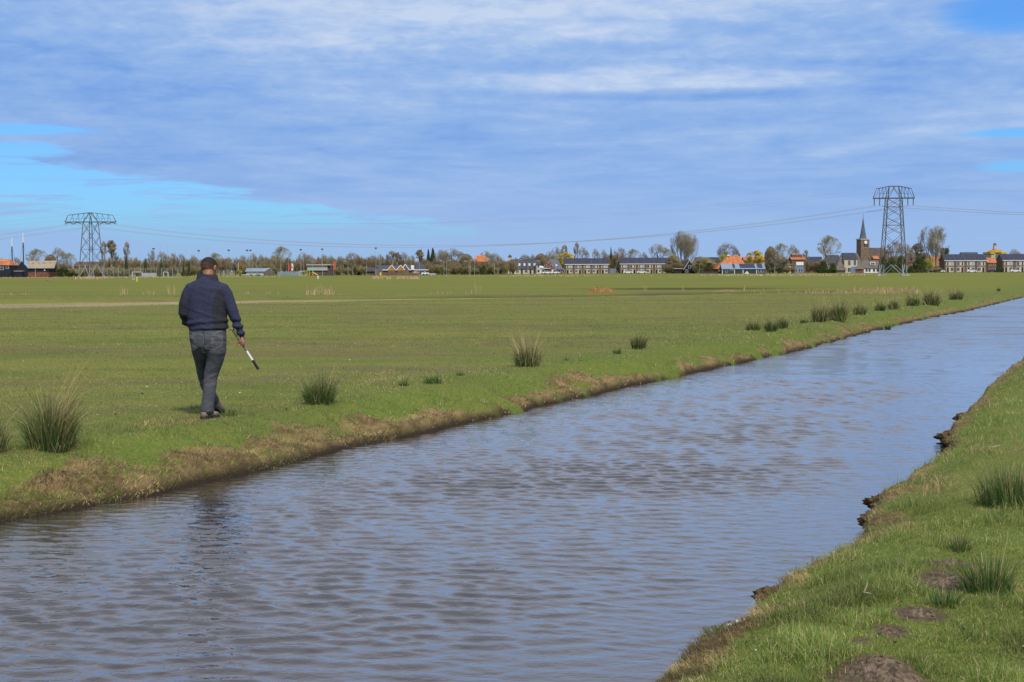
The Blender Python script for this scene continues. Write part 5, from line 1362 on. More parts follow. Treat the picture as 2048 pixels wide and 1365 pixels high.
part(on_.loft(rings), 'onion_dome', vmat('verdigris_copper', (0.16, 0.15, 0.13)), r_); part(MB().box(x(1994) - .3, x(1999) + .3, 4.7, 7.3, z(500), z(499)), 'balustrade', BROWNROOF, r_)
# --- left side: barns
d = 450; r_, w = bld('barn', 32, 104, d, 'long black barn with a weathered beige corrugated roof and brick base', 'barn'); x = lambda px: gx(px, d) - r_.location.x; z = lambda py: hh(70, py, d)
mb = MB(); mb.prism([(x(32), -.1), (x(56), -.1), (x(56), z(537)), (x(43.5), z(523)), (x(32), z(538.5))], 0, .3); part(mb, 'gable_wall', DARKWALL, r_)
mb = MB(); mb.box(x(56) + .02, x(97), .1, 8, z(545), z(537)); part(mb, 'timber_wall', DARKWALL, r_); mb = MB(); mb.box(x(56) + .02, x(97), .05, 8.1, -.1, z(545) - .005); part(mb, 'brick_base', REDBRICK, r_)
mb = MB(); mb.add([(x(56), -.3, z(537.5)), (x(109), -.3, z(537.5)), (x(102), 6, z(522.5)), (x(43.5), 6, z(522.5)), (x(56), -.3, z(536.5)), (x(109), -.3, z(536.5)), (x(102), 6, z(521.8)), (x(43.5), 6, z(521.8))], [(0, 3, 2, 1), (4, 5, 6, 7), (0, 1, 5, 4), (1, 2, 6, 5), (2, 3, 7, 6), (3, 0, 4, 7)])
rf = part(mb, 'roof', ASB, r_)
for (a_, b_) in ((58, 528), (70, 528), (80, 528), (93, 527.5)):
    f = (537 - b_) / 15; yy = -.3 + 6.3 * f; sk_ = MB(); sk_.add([(x(a_), yy, z(b_) + .03), (x(a_ + 1.6), yy, z(b_) + .03), (x(a_ + .5), yy + .8, z(b_ - 2) + .1), (x(a_ - 1.1), yy + .8, z(b_ - 2) + .1)], [(0, 1, 2, 3)]); sk_.v = [(v[0], v[1], v[2] + .06) for v in sk_.v]; part(sk_, 'skylight', GLASS, rf)
part(MB().box(x(88), x(90.5), .04, .09, z(542), z(539)), 'window', WHITE, r_)
r_, w = bld('farm_shed', -14, 21, d - 5, 'black shed with an orange tiled roof at the left edge of the photo', 'shed'); x = lambda px: gx(px, d - 5) - r_.location.x; z = lambda py: hh(10, py, d - 5)
part(MB().box(x(-14), x(21), 0, 7, -.1, z(531)), 'wall', DARKWALL, r_)
mb = MB(); mb.add([(x(-16), -.3, z(531)), (x(21.5), -.3, z(531)), (x(12), 3.5, z(518.5)), (x(-16), 3.5, z(518.5)), (x(21.5), 7.3, z(531)), (x(-16), 7.3, z(531))], [(0, 1, 2, 3), (1, 4, 2), (2, 4, 5, 3), (0, 3, 5), (0, 5, 4, 1)]); part(mb, 'roof', ORANGE, r_)
window(r_, x(15), z(537.5), .8, .8); window(r_, x(4), z(540), 1.0, .9)
r_, w = bld('low_shed', 21.5, 44, d - 2, 'low flat-roofed black shed joining the orange-roofed shed and the long barn', 'shed'); part(MB().box(-w, w, 0, 4, -.1, 1.9), 'wall', DARKWALL, r_); part(MB().box(-w - .1, w + .1, -.2, 4.1, 1.9, 2.1), 'roof', GREYW, r_)
d = 520; r_, w = bld('house', 148, 208, d, 'long dark brown roof behind the left pylon', 'house'); shell(r_, -w, w, 0, 8, hh(178, 533, d), hh(178, 524.5, d), BROWNROOF); gable_roof(r_, -w, w, 0, 8, hh(178, 533, d), hh(178, 524.5, d), BROWNROOF)
# clubhouse pieces
d = 520; r_, w = bld('pavilion', 487, 541, d, 'sports pavilion with blue-grey roof, brown gable and glazed front', 'pavilion'); x = lambda px: gx(px, d) - r_.location.x; z = lambda py: hh(512, py, d)
shell(r_, x(491), x(536), 0, 7, z(543.5), z(537.5), GREENWALL); gable_roof(r_, x(491), x(536), 0, 7, z(543.5), z(537.5), BLUEGREY)
mb = MB(); mb.prism([(x(529), -.1), (x(549), -.1), (x(549), z(544.5)), (x(539), z(538.5)), (x(529), z(544.5))], -1.5, -.2); part(mb, 'porch', THATCH, r_)
for k_ in (496, 503, 510, 517, 524): window(r_, x(k_), .6, .9, z(545) - .6, 0, CURT)
for (a_, b_) in ((483, 500), (505, 511), (520, 527)):
    q = gx((a_ + b_) / 2, d - 6); ww = (gx(b_, d) - gx(a_, d)) / 2; mb = MB(); mb.box(-ww, ww, -.3, .3, .45, .55); mb.box(-ww, ww, -.04, .04, .02, .449); mb.box(-ww, ww, -.3, -.1, .3, .36)
    tag(mb.build('bench', WHITE, None, False, (q, d - 6, 0)), {483: 'long white bench under the green-yellow bush beside the pavilion', 505: 'short white bench before the middle of the pavilion', 520: 'white bench in front of the pavilion porch'}[a_], 'bench', 'white benches at the pavilion')
r_, w = bld('sports_hall', 613, 664, d, 'grey and brown flat-roofed hall behind the playground slide', 'sports hall'); x = lambda px: gx(px, d) - r_.location.x; z = lambda py: hh(638, py, d)
part(MB().box(x(614.5), x(655), 0, 9, z(541.5), z(531.2)), 'grey_wall', GREYW, r_); part(MB().box(x(616), x(664), .4, 9, -.1, z(541.5) - .01), 'lower_wall', BROWNROOF, r_); part(MB().box(x(655.1), x(664), .3, 9, z(541.5), z(531.2)), 'brown_wall', BROWNROOF, r_)
part(MB().box(x(613), x(662), -.6, 9.3, z(531.1), z(529)), 'roof', STONE, r_)
d = 530; r_, w = bld('clubhouse', 729, 857, d, 'clubhouse with solar roofs and two ochre gables edged in white', 'clubhouse'); x = lambda px: gx(px, d) - r_.location.x; z = lambda py: hh(793, py, d)
part(MB().box(x(764), x(856), 0, 10, -.1, z(541)), 'wall', BRICK, r_); part(MB().box(x(764), x(857), -.5, -.02, z(541.2), z(539.6)), 'white_eave', WHITE, r_)
def slope(a_, b_, c_, dd_, t_, bt, mt, nm='roof', y0=-.4, y1=5):
    mb = MB(); V_ = [(x(a_), y0, z(bt)), (x(b_), y0, z(bt)), (x(c_), y1, z(t_)), (x(dd_), y1, z(t_))]
    mb.add(V_ + [(v[0], v[1] + .05, v[2] - .25) for v in V_], [(0, 1, 2, 3), (7, 6, 5, 4), (0, 4, 5, 1), (1, 5, 6, 2), (2, 6, 7, 3), (3, 7, 4, 0)]); return part(mb, nm, mt, r_)
slope(762, 832, 826, 747, 531, 539.6, SOLAR, 'solar_roof'); slope(832, 852, 846, 828, 529, 539.4, SOLAR, 'solar_roof'); slope(729, 752, 757, 735, 535, 542.5, SLATE)
part(MB().box(x(730), x(752), .2, 7, -.1, z(542.5)), 'low_wing', BRICK, r_)
mb = MB(); mb.prism([(x(750), -.1), (x(766), -.1), (x(766), z(541)), (x(757.5), z(535)), (x(750), z(542))], -1.2, -.45); part(mb, 'brown_gable', THATCH, r_)
for (c_, hw_, tp, mt) in ((784, 8.5, 531.5, OCHRE), (802, 8.5, 531.5, OCHRE), (811, 8, 529.5, THATCH)):
    yy = -1.6 if mt is OCHRE else -.7
    g_ = MB().prism([(x(c_ - hw_ + 1), -.1), (x(c_ + hw_ - 1), -.1), (x(c_ + hw_ - 1), z(541)), (x(c_), z(tp)), (x(c_ - hw_ + 1), z(541))], yy, yy + .8)
    go = part(g_, 'gable', mt, r_, 'ochre gable' if mt is OCHRE else 'grey gable'); mb = MB(); mb.bar((x(c_ - hw_), yy - .1, z(540.8)), (x(c_), yy - .1, z(tp - .5)), .17); mb.bar((x(c_ + hw_), yy - .1, z(540.8)), (x(c_), yy - .1, z(tp - .5)), .17); part(mb, 'bargeboard', WHITE, go)
    if mt is OCHRE: part(MB().box(x(c_ - hw_ + 1), x(c_ + hw_ - 1), yy - .06, yy - .01, -.1, z(541.5)), 'brick_base', BRICK, go)
part(MB().box(x(822.5), x(828.5), -.9, -.42, z(540), z(531)), 'glazed_dormer', WHITE, r_); part(MB().box(x(823), x(838), -.1, -.02, 0.1, z(541.5)), 'ochre_wall', OCHRE, r_)
window(r_, x(831), .4, 1.3, z(544) - .4, -.1, CURT); window(r_, x(841), .4, 1.0, z(544) - .4, -.02); window(r_, x(814), .4, .8, z(544) - .4, -.02, vmat('red_board', (.35, .04, .03)))
d = 640; r_, w = bld('farmhouse', 944, 978, d, 'bright orange farmhouse roof rising out of the leafless trees in the middle', 'farmhouse'); he, hr = hh(960, 524, d), hh(960, 510.8, d)
part(MB().box(-w * .9, w * .9, .3, 9, -.1, he), 'wall', BRICK, r_); mb = MB(); mb.add([(-w, 0, he), (w, 0, he), (w, 10, he), (-w, 10, he), (-w * .45, 5, hr), (w * .5, 5, hr)], [(0, 1, 5, 4), (1, 2, 5), (2, 3, 4, 5), (3, 0, 4), (3, 2, 1, 0)]); part(mb, 'roof', ORANGE, r_); window(r_, 0, 1.0, 1.2, 1.2, .3)
d = 560; r_, w = bld('house', 708, 719, d, 'small house with white-edged gable glimpsed through trees left of the clubhouse', 'house'); he, hr = hh(713, 533, d), hh(713, 527.5, d); shell(r_, -w, w, 0, 6, he, hr, BROWNROOF, 'y'); mb = MB(); mb.bar((-w, -.1, he), (0, -.1, hr), .12); mb.bar((w, -.1, he), (0, -.1, hr), .12); part(mb, 'bargeboard', WHITE, r_); window(r_, 0, he - 2, 1.0, 1.0)

# ================================================================ PYLONS AND LINES
PYL = mat('green_painted_steel', (0.100, 0.098, 0.060), rough=0.7, color2=(0.080, 0.066, 0.042), scale=0.6); PYLG = mat('galvanised_steel', (0.24, 0.27, 0.27), rough=0.5, var=0.12, scale=1.0); CONC = vmat('concrete', (0.28, 0.25, 0.21), 0.15, 1.2)
INS = mat('brown_insulators', (0.10, 0.065, 0.05), rough=0.35); WIRE = mat('hazed_cable', (0.30, 0.34, 0.40), rough=0.6)  # cable colour lightened to blue-grey, distance haze painted into it
def lerp(a_, b_, f): return a_ + (b_ - a_) * f
def pylon(px, d, r0, r1, phi, zbeam, ztop, beam, panels_z, yaw_beam, label, insul, rb=0.085, tops=None):
    root = empty('pylon', (gx(px, d), d, 0), 0, label, 'pylon', 'lattice pylons of the power line')
    def corner(k_, z_):
        f = z_ / zbeam; r_ = lerp(r0, r1, min(f, 1.0)) if z_ <= zbeam else r1
        a_ = phi + k_ * PI / 2; return Vector((math.cos(a_) * r_, math.sin(a_) * r_, z_))
    leg = MB(); br = MB(); low = MB()
    zs = panels_z
    for k_ in range(4):
        for z0, z1 in zip(zs[:-1], zs[1:]): (low if z0 < zs[1] else leg).bar(corner(k_, z0), corner(k_, z1), rb * 1.15)
        n_ = (k_ + 1) % 4
        for i, (z0, z1) in enumerate(zip(zs[:-1], zs[1:])):
            A, B, C_, D_ = corner(k_, z0), corner(n_, z0), corner(k_, z1), corner(n_, z1)
            if i == 0: # splayed foot: V braces from the feet to the first waist
                M_ = (C_ + D_) / 2; low.bar(A, M_, rb * .8); low.bar(B, M_, rb * .8)
            else: br.bar(A, D_, rb * .55); br.bar(B, C_, rb * .55)
            if i in (1, 3, 5): br.bar(C_, D_, rb * .5)
    part(leg, 'legs', PYL, root); part(low, 'lower_legs', PYLG, root); part(br, 'bracing', PYL, root)
    # head: two peaks joined by a ridge, carrying a wide truss
    bx, by = math.cos(yaw_beam), math.sin(yaw_beam); bl, btop, pk_ = beam
    U = lambda t_, z_, o=0.0: Vector((bx * t_ - by * o, by * t_ + bx * o, z_))
    hd = MB(); zb = zbeam
    off = r1 * 0.7
    for o in (-off, off):
        hd.bar(U(-bl, zb, o * .25), U(bl, zb, o * .25), rb * 1.7)
        hd.bar(U(-pk_, ztop, o * .3), U(pk_, ztop, o * .3), rb)
        for sgn in (-1, 1):
            hd.bar(U(sgn * pk_, ztop, o * .3), U(sgn * btop, lerp(zb, ztop, tops or .72), 0), rb)
            hd.bar(U(sgn * btop, lerp(zb, ztop, tops or .72), 0), U(sgn * bl, zb, o * .25), rb * .6)
            for f in (.25, .5, .78):
                zt_ = lerp(ztop, lerp(zb, ztop, tops or .72), f); tt_ = lerp(pk_, btop, f); hd.bar(U(sgn * tt_, zt_, 0), U(sgn * (tt_ - .1), zb, 0), rb * .5)
                hd.bar(U(sgn * tt_, zt_, 0), U(sgn * (tt_ + 1.0), zb, 0), rb * .4)
            hd.bar(U(sgn * bl * .8, lerp(zb, ztop, .36), 0), U(sgn * pk_, lerp(zb, ztop, .42), 0), rb * .35)
    part(hd, 'cross_arm', PYL, root)
    mb = MB()
    for k_ in range(4):
        t_ = (pk_, -pk_)[k_ in (1, 2)]; c = corner(k_, zb)
        sg = 1 if (c.x * bx + c.y * by) > 0 else -1
        mb.bar(c, U(sg * pk_, ztop, 0), rb); mb.bar(c, U(-sg * pk_ * .3, ztop, 0), rb * .5)
    part(mb, 'head_frame', PYL, root)
    ends = []
    for t_, kind in insul:
        mb = MB()
        if kind == 'hang': 
            mb.bar(U(t_, zb), U(t_, zb - 1.75), .085, n=8)
            for q in range(8): mb.bar(U(t_, zb - .25 - q * .18), U(t_, zb - .30 - q * .18), .15, n=8)
            ends.append(U(t_, zb - 1.8))
        else:
            nx_, ny_ = -by, bx
            for sgn in (-1, 1):
                q0 = U(t_, zb - .1); q1 = U(t_ + sgn * 1.25, zb - .62); mb.bar(q0, q1, .10, n=8)
            ends.append(U(t_, zb - .55))
        part(mb, 'insulator', INS, root)
    tops_ = [U(-btop, lerp(zb, ztop, tops or .72)), U(btop, lerp(zb, ztop, tops or .72))]
    for k_ in range(4):
        c = corner(k_, 0); part(MB().loft([[(c.x + sx * .62, c.y + sy * .62, -.2) for sx, sy in ((-1, -1), (1, -1), (1, 1), (-1, 1))], [(c.x + sx * .42, c.y + sy * .42, .42) for sx, sy in ((-1, -1), (1, -1), (1, 1), (-1, 1))]]), 'footing', CONC, root)
    o = root.location
    return [e_ + o for e_ in ends], [e_ + o for e_ in tops_]
dR = 353
zz = lambda py: hh(1785, py, dR)
eR, tR_ = pylon(1786, dR, 4.1, 2.45, R(20), zz(397), zz(373), (4.98, 4.2, 1.1), [0, zz(530), zz(505), zz(470), zz(451), zz(434), zz(414), zz(397)], R(-7), 'tall lattice pylon at the right beside the church, four insulators hanging', [(-4.7, 'hang'), (-3.4, 'hang'), (3.4, 'hang'), (4.7, 'hang')], 0.115, .80)
dL = 425
zl2 = lambda py: hh(185, py, dL)
eL, tL_ = pylon(183, dL, 3.7, 2.2, R(8), zl2(444.5), zl2(426), (7.5, 6.5, 0.4), [0, zl2(530), zl2(499), zl2(473), zl2(444.5)], R(3), 'lattice pylon at the left behind the barns, with a wide flat top', [(-6.3, 'v'), (-3.9, 'v'), (3.9, 'v'), (6.3, 'v')], 0.11, .74)
def cable(A, B, sag, label, r_=0.035, group='power line cables'):
    pts = [A.lerp(B, k_ / 40) - Vector((0, 0, sag * 4 * (k_ / 40) * (1 - k_ / 40))) for k_ in range(41)]
    mb = MB(); mb.path(pts, r_, 4); tag(mb.build('power_cable', WIRE), label, 'cable', group)
nmz = ('outermost left', 'inner left', 'inner right', 'outermost right')
for k_ in range(4):
    cable(eL[k_], eR[k_], 8.6 - .5 * (k_ > 1), 'low cable sagging between the pylons, from the %s insulator of each' % nmz[k_], .045)
    far = eR[k_] + Vector((150, -40, -1.0)); cable(eR[k_], far, 3.6, 'cable from the right pylon out of the picture, %s one' % nmz[k_], .045)
    cable(eL[k_], eL[k_] + Vector((-230, 60, 0)), 8.0, 'cable from the left pylon to the left edge, %s one' % nmz[k_], .035)
for k_ in range(2):
    sd_ = ('left', 'right')[k_]
    cable(tL_[k_], tR_[k_], 5.2, 'thin high wire between the two pylons, tied to the %s tip' % sd_, .022)
    cable(tR_[k_], tR_[k_] + Vector((150, -40, 0)), 2.0, 'thin high wire leaving the right pylon rightwards from its %s tip' % sd_, .022)
    cable(tL_[k_], tL_[k_] + Vector((-230, 60, 0)), 5.0, 'thin high wire leaving the left pylon leftwards from its %s tip' % sd_, .018)

# ================================================================ MASTS, LAMPS, FENCES, CARS, PLAY THINGS
POLE = vmat('galvanised_pole', (0.34, 0.35, 0.35), 0.05, 2.0, 0.5); DPOLE = vmat('dark_pole', (0.06, 0.055, 0.05)); RED = vmat('red_cloth', (0.50, 0.035, 0.03), .1); REDOR = vmat('orange_red_banner', (0.55, .10, .04), .1)
for (px, tp, md_, lb) in ((25, 475, 493, 'shorter of two masts with white upper part at the left edge'), (47.5, 466, 485.5, 'taller of two masts with white upper part, behind the long barn')):
    d = 470; r_ = empty('mast', (gx(px, d), d, 0), 0, lb, 'mast', 'two-tone masts'); zt, zm = hh(px, tp, d), hh(px, md_, d)
    part(MB().bar((0, 0, -.1), (0, 0, zm), .22, .19, n=8), 'dark_mast', DPOLE, r_); part(MB().bar((0, 0, zm + .005), (0, 0, zt), .17, .10, n=8), 'white_topmast', WHITE, r_)
    st = MB(); st.bar((0, 0, zm), (-2.6, 1, 0), .03); st.bar((0, 0, zm), (2.6, -1, 0), .03); part(st, 'stays', DPOLE, r_)
def pole(kind, px, top, d, label, group, name='lamp_post', cat='street lamp', r_=.075):
    root = empty(name, (gx(px, d), d, 0), 0, label, cat, group); h_ = hh(px, top, d)
    part(MB().bar((0, 0, -.1), (0, 0, h_), r_, r_ * .6, n=6), 'pole', POLE, root)
    if kind == 'lampL' or kind == 'lampR':
        sg = -1 if kind == 'lampL' else 1
        part(MB().bar((0, 0, h_ - .05), (sg * 1.0, 0, h_ + .15), .05), 'arm', POLE, root); part(MB().box(min(sg * .7, sg * 1.7), max(sg * .7, sg * 1.7), -.22, .22, h_ + .12, h_ + .34), 'lamp_head', STONE, root)
    if kind == 'flood':
        part(MB().bar((-.8, 0, h_), (.8, 0, h_), .06), 'crossbar', POLE, root)
        for s_ in (-.6, .6): part(MB().box(s_ - .3, s_ + .3, -.25, .25, h_ - .32, h_ + .22), 'floodlight', DPOLE, root)
    if kind == 'one': part(MB().box(-.35, .35, -.3, .2, h_ - .05, h_ + .42), 'floodlight', DPOLE, root)
    return root
GF = 'floodlight masts round the sports field'; GL = 'street lamps along the village road'; GP = 'bare poles of the sports field'
FD = 500
for (k_, px, tp, lb) in (('one', 308, 499, 'floodlight mast nearest to the left pylon'), ('one', 398, 503, 'floodlight mast just left of the man\'s head'), ('one', 458, 502, 'floodlight mast right of the man\'s head, before the double-headed one'),
    ('flood', 498, 501, 'double-headed floodlight mast before the pavilion'), ('one', 562, 501, 'floodlight mast in front of the big round tree'), ('one', 602, 501, 'floodlight mast left of the grey hall'), ('one', 645, 500, 'floodlight mast above the grey hall'), ('one', 752, 498, 'tall floodlight mast standing above the clubhouse trees')):
    pole(k_, px, tp, FD, lb, GF, 'floodlight_mast', 'floodlight')
for (px, tp, lb) in ((281, 497, 'white pole left of the first floodlight mast'), (321, 492, 'bare pole, left one of the close pair right of the first floodlight'), (336, 492, 'bare pole, right one of the close pair'), (352, 501, 'short bare pole left of the pink-topped pole'), (372, 499, 'pole left of the man with a pale top'),
    (415, 496, 'thin pole rising behind the man\'s head'), (504.5, 503, 'pole close to the right of the double floodlight'), (513, 501, 'second pole right of the double floodlight'), (625, 502, 'pole between the floodlight and the hall')):
    pole('x', px, tp, FD + 10, lb, GP, 'pole', 'pole', .06)
pole('x', 71, 537, 440, 'white pole standing in front of the long barn', None, 'pole', 'pole', .1)
pole('x', 477, 524.5, FD, 'short thick pale post above the yellow-green bush', None, 'post', 'post', .22)
for (k_, px, tp, lb, d) in (('lampL', 696, 524, 'street lamp left of the clubhouse with its head to the left', 515), ('x', 733, 524, 'pale post in front of the low wing of the clubhouse', 515), ('lampL', 838.5, 523.5, 'street lamp in front of the right solar roof', 515), ('lampL', 888, 523.5, 'left lamp of the pair right of the dark conifers', 560),
    ('lampR', 893, 522, 'right lamp of the pair right of the dark conifers', 562), ('lampL', 938, 524, 'left lamp of the group below the orange farmhouse roof', 560), ('x', 941, 523, 'bare lamp pole beside the lamp below the orange farmhouse roof', 562), ('lampL', 949, 522, 'right lamp of the group below the orange farmhouse roof', 564), ('x', 989, 523, 'plain pole left of the two before the small turret', 560),
    ('one', 996, 521, 'pole with a white head before the small turret', 560), ('lampR', 1037, 521, 'street lamp before the low cream row with its head to the right', 600), ('x', 1056, 523, 'thin pole in front of the dark roof of the cream row', 600), ('lampR', 1071.5, 523, 'street lamp at the right end of the cream row', 600),
    ('x', 1111, 506, 'tall thin pole in front of the slate side roof', 600), ('x', 1399, 528, 'lamp pole in front of the yellow-green bushes', 600), ('x', 1012, 530, 'white pole in the scrub left of the cream row', 590)):
    pole(k_, px, tp, d, lb, GL)
# signs
r_ = empty('hanging_sign', (gx(1083, 600), 600, 0), 0, 'white rounded sign hanging on a post left of the red brick gable', 'sign'); part(MB().bar((0, 0, -.1), (0, 0, 3.6), .07), 'post', POLE, r_); part(MB().ball((0, -.1, 3.0), 1.0, .12, .55, 14, 8), 'board', WHITE, r_)
# banners
for (px, tp, mt, lb) in ((577, 527, RED, 'plain red beach flag beside the blue fence'), (583, 527, WHITE, 'white and red beach flag right of the plain red one'), (667.5, 523, REDOR, 'orange-red beach flag right of the grey hall')):
    d = 512; r_ = empty('beach_flag', (gx(px, d), d, 0), 0, lb, 'flag', 'tall narrow flags'); h_ = hh(px, tp, d)
    part(MB().bar((0, 0, -.1), (0, 0, h_), .06), 'pole', POLE, r_)
    fl = MB(); fl.prism([(0.08, h_ * .38), (.62, h_ * .45), (.75, h_ * .8), (.45, h_ * .97), (.08, h_)], -.03, .03); fo = part(fl, 'cloth', mt, r_)
    if px == 583: part(MB().prism([(0.10, h_ * .70), (.5, h_ * .55), (.66, h_ * .62), (.2, h_ * .82)], -.045, .045), 'red_stripe', RED, fo)
# goal frames
for (a_, b_, d, lb) in ((264.5, 284, 452, 'white football goal in front of the grey boarding'), (327, 336, 452, 'small white goal left of the walking man'), (598, 612, 505, 'white goal frame left of the playground')):
    w = gx(b_, d) - gx(a_, d); mb = MB(); h_ = hh(a_, 544.5 if d == 452 else 543, d)
    for p_, q_ in (((0, 0, 0), (0, 0, h_)), ((w, 0, 0), (w, 0, h_)), ((0, 0, h_), (w, 0, h_)), ((0, 0, h_), (0, 1.2, 0)), ((w, 0, h_), (w, 1.2, 0)), ((0, 1.2, 0.05), (w, 1.2, 0.05))): mb.bar(p_, q_, .085)
    tag(mb.build('goal_frame', WHITE, None, False, (gx(a_, d), d, 0)), lb, 'goal', 'goals on the sports field')
def board_fence(a_, b_, tp, d, mt, lb, name='fence', nposts=8, mesh_=False):
    w = gx(b_, d) - gx(a_, d); h_ = hh((a_ + b_) / 2, tp, d); r_ = empty(name, (gx(a_, d), d, 0), 0, lb, 'fence')
    if not mesh_: part(MB().box(0, w, -.03, .03, .1, h_), 'boards', mt, r_)
    else:
        mb = MB()
        for k_ in range(7): mb.bar((0, 0, .2 + (h_ - .25) * k_ / 6), (w, 0, .2 + (h_ - .25) * k_ / 6), .022)
        for k_ in range(int(w / 1.2)): mb.bar((k_ * 1.2, 0.03, .1), (k_ * 1.2, 0.03, h_), .018)
        part(mb, 'wire_mesh', mt, r_)
    for k_ in range(nposts + 1): part(MB().bar((w * k_ / nposts, -.08, -.1), (w * k_ / nposts, -.08, h_ + .08), .06), 'post', mt, r_)
board_fence(285, 313, 546.5, 455, GREYW, 'grey boarding beside the white football goal', 'boarding', 5)
board_fence(555, 602, 543.5, 512, vmat('blue_grey_fence', (.19, .25, .28), .1), 'blue-grey fence below the beach flags', 'fence', 9)
board_fence(205, 356, 537, 460, POLE, 'tall wire ball-stop fence from the left pylon to the man', 'ball_stop_fence', 14, True)
board_fence(432, 470, 541, 470, POLE, 'wire fence right of the man\'s head', 'wire_fence', 5, True)
board_fence(1398, 1442, 543.5, 590, DPOLE, 'low dark wooden fence before the orange farmhouse', 'fence', 8)
board_fence(764, 840, 546.8, 515, BRICK, 'low brown fence in front of the clubhouse gables', 'fence', 10)
board_fence(860, 872, 547, 530, GREYW, 'short grey fence at the right end of the clubhouse', 'fence', 3)
# far right hedges / boxes
for (a_, b_, tp, d, lb, nm) in ((1636, 1671, 538.5, 620, 'clipped green hedge left of the thatched house', 'hedge'), (1993, 2006, 537, 660, 'dark low hedge between the orange-roofed house and the last row', 'hedge')):
    n = 2600; w = gx(b_, d) - gx(a_, d); h_ = hh((a_ + b_) / 2, tp, d)
    C_ = np.stack([rng.uniform(0, w, n), rng.uniform(-1, 1, n), rng.uniform(0, h_, n) * (1 - .08 * rng.random(n))], -1)
    U1 = rng.normal(0, 1, (n, 3)); U1 /= np.linalg.norm(U1, axis=1)[:, None]; U2 = np.cross(U1, rng.normal(0, 1, (n, 3))); U2 /= np.linalg.norm(U2, axis=1)[:, None]; s_ = .28
    V_ = np.stack([C_ - U1 * s_, C_ + U2 * s_ * .6, C_ + U1 * s_, C_ - U2 * s_ * .6], 1).reshape(-1, 3)
    o = link(nm, np_mesh(nm, V_, [np.arange(n * 4).reshape(n, 4)], HEDGE), None, (gx(a_, d), d, 0)); tag(o, lb, 'hedge')
# cars
CARW = vmat('white_car_paint', (0.70, 0.71, 0.73), .02, 1, .25, spec=.5); CARB = vmat('dark_car_paint', (0.03, 0.035, 0.045), .02, 1, .25, spec=.5); TYRE = vmat('tyre_rubber', (.02, .02, .02))
def car(px, d, label, paint=CARW, van=False, yaw=0.0, L_=4.2):
    root = empty('parked_car', (gx(px, d), d, 0), yaw, label, 'car', 'cars parked in front of the houses'); L2 = L_ / 2; H = 1.95 if van else 1.45
    prof = [(-L2, .35), (L2, .35), (L2, .80), (L2 - .25, .92), (L2 - 1.0, .98)] + ([(L2 - 1.6, H), (-L2 + .2, H), (-L2, 1.0)] if van else [(L2 - 1.6, H), (-L2 + 1.0, H), (-L2 + .35, 1.0), (-L2, .92)])
    part(MB().prism(prof, -.85, .85), 'body', paint, root)
    part(MB().prism([(L2 - 1.12, 1.02), (L2 - 1.62, H - .1), (-L2 + 1.0, H - .1), (-L2 + .5, 1.02)], -.87, .87), 'window', GLASS, root)
    for sx in (-L2 + .8, L2 - .8):
        for sy in (-.86, .86):
            mb = MB(); mb.bar((sx, sy - .1, .32), (sx, sy + .1, .32), .32, n=12); part(mb, 'wheel', TYRE, root)
    return root
car(1088, 640, 'pale car parked left of the canopy of the red brick house', van=True, L_=3.6); car(1095, 636, 'white car parked under the canopy of the red brick house', L_=4.0); car(1111, 640, 'white car parked before the slate side roof', van=True, L_=3.6)
car(1256, 660, 'white car parked at the left end of the long row of houses', L_=4.4); car(1283, 660, 'white car parked in the middle of the long row of houses', L_=4.4); car(1943, 655, 'large white car parked before the row of four houses', L_=4.4, van=False)
car(1984, 655, 'black car parked before the small orange-roofed house', CARB); car(2030, 655, 'white car parked before the last row at the right edge', L_=4.4); car(1882, 660, 'pale car parked left of the row of four houses', CARW, L_=3.2); car(851, 512, 'white car parked at the right end of the clubhouse', CARW, L_=2.8)
# wheelie bin / yellow box / yellow post
r_ = empty('litter_bin', (gx(761, 512), 512, 0), 0, 'bright yellow bin before the brown gable of the clubhouse', 'bin'); YB = vmat('bright_yellow_plastic', (.80, .62, .02), .03, 1, .4); part(MB().loft([[(math.cos(k_ * PI / 5) * .28 , math.sin(k_ * PI / 5) * .28, .0) for k_ in range(10)], [(math.cos(k_ * PI / 5) * .36, math.sin(k_ * PI / 5) * .36, .85) for k_ in range(10)]]), 'body', YB, r_); part(MB().ball((0, 0, .86), .38, .38, .16, 12, 8), 'lid', YB, r_)
g0 = on(274, 564); r_ = empty('marker_post', (g0.x, g0.y, 0), 0, 'yellow marker post standing in the meadow below the goal', 'marker post'); part(MB().bar((0, 0, -.1), (0, 0, .68), .085, n=10), 'post', YB, r_); part(MB().ball((0, 0, .68), .095, .095, .05, 10, 6), 'cap', YB, r_)
g0 = on(268, 560); r_ = empty('meter_box', (g0.x, g0.y, 0), 0, 'small grey box in the meadow left of the yellow marker post', 'box'); part(MB().box(-.3, .3, -.2, .2, 0, .32), 'box', GREYW, r_); part(MB().box(-.34, .34, -.24, .24, .32, .37), 'lid', POLE, r_)
g0 = on(636, 558); r_ = empty('boundary_stone', (g0.x, g0.y, 0), 0, 'small white marker stone in the meadow below the grey hall', 'marker stone'); part(MB().bar((0, 0, -.1), (0, 0, .45), .14, .12, n=8), 'stone', WHITE, r_); part(MB().ball((0, 0, .48), .2, .2, .14, 10, 6), 'cap', WHITE, r_)
g0 = on(97, 563); mb = MB(); mb.ball((0, 0, .1), .55, .35, .25, 10, 6); tag(mb.build('molehill', soilm, None, True, (g0.x, g0.y, -.05)), 'brown earth heap in the meadow below the long barn', 'molehill')
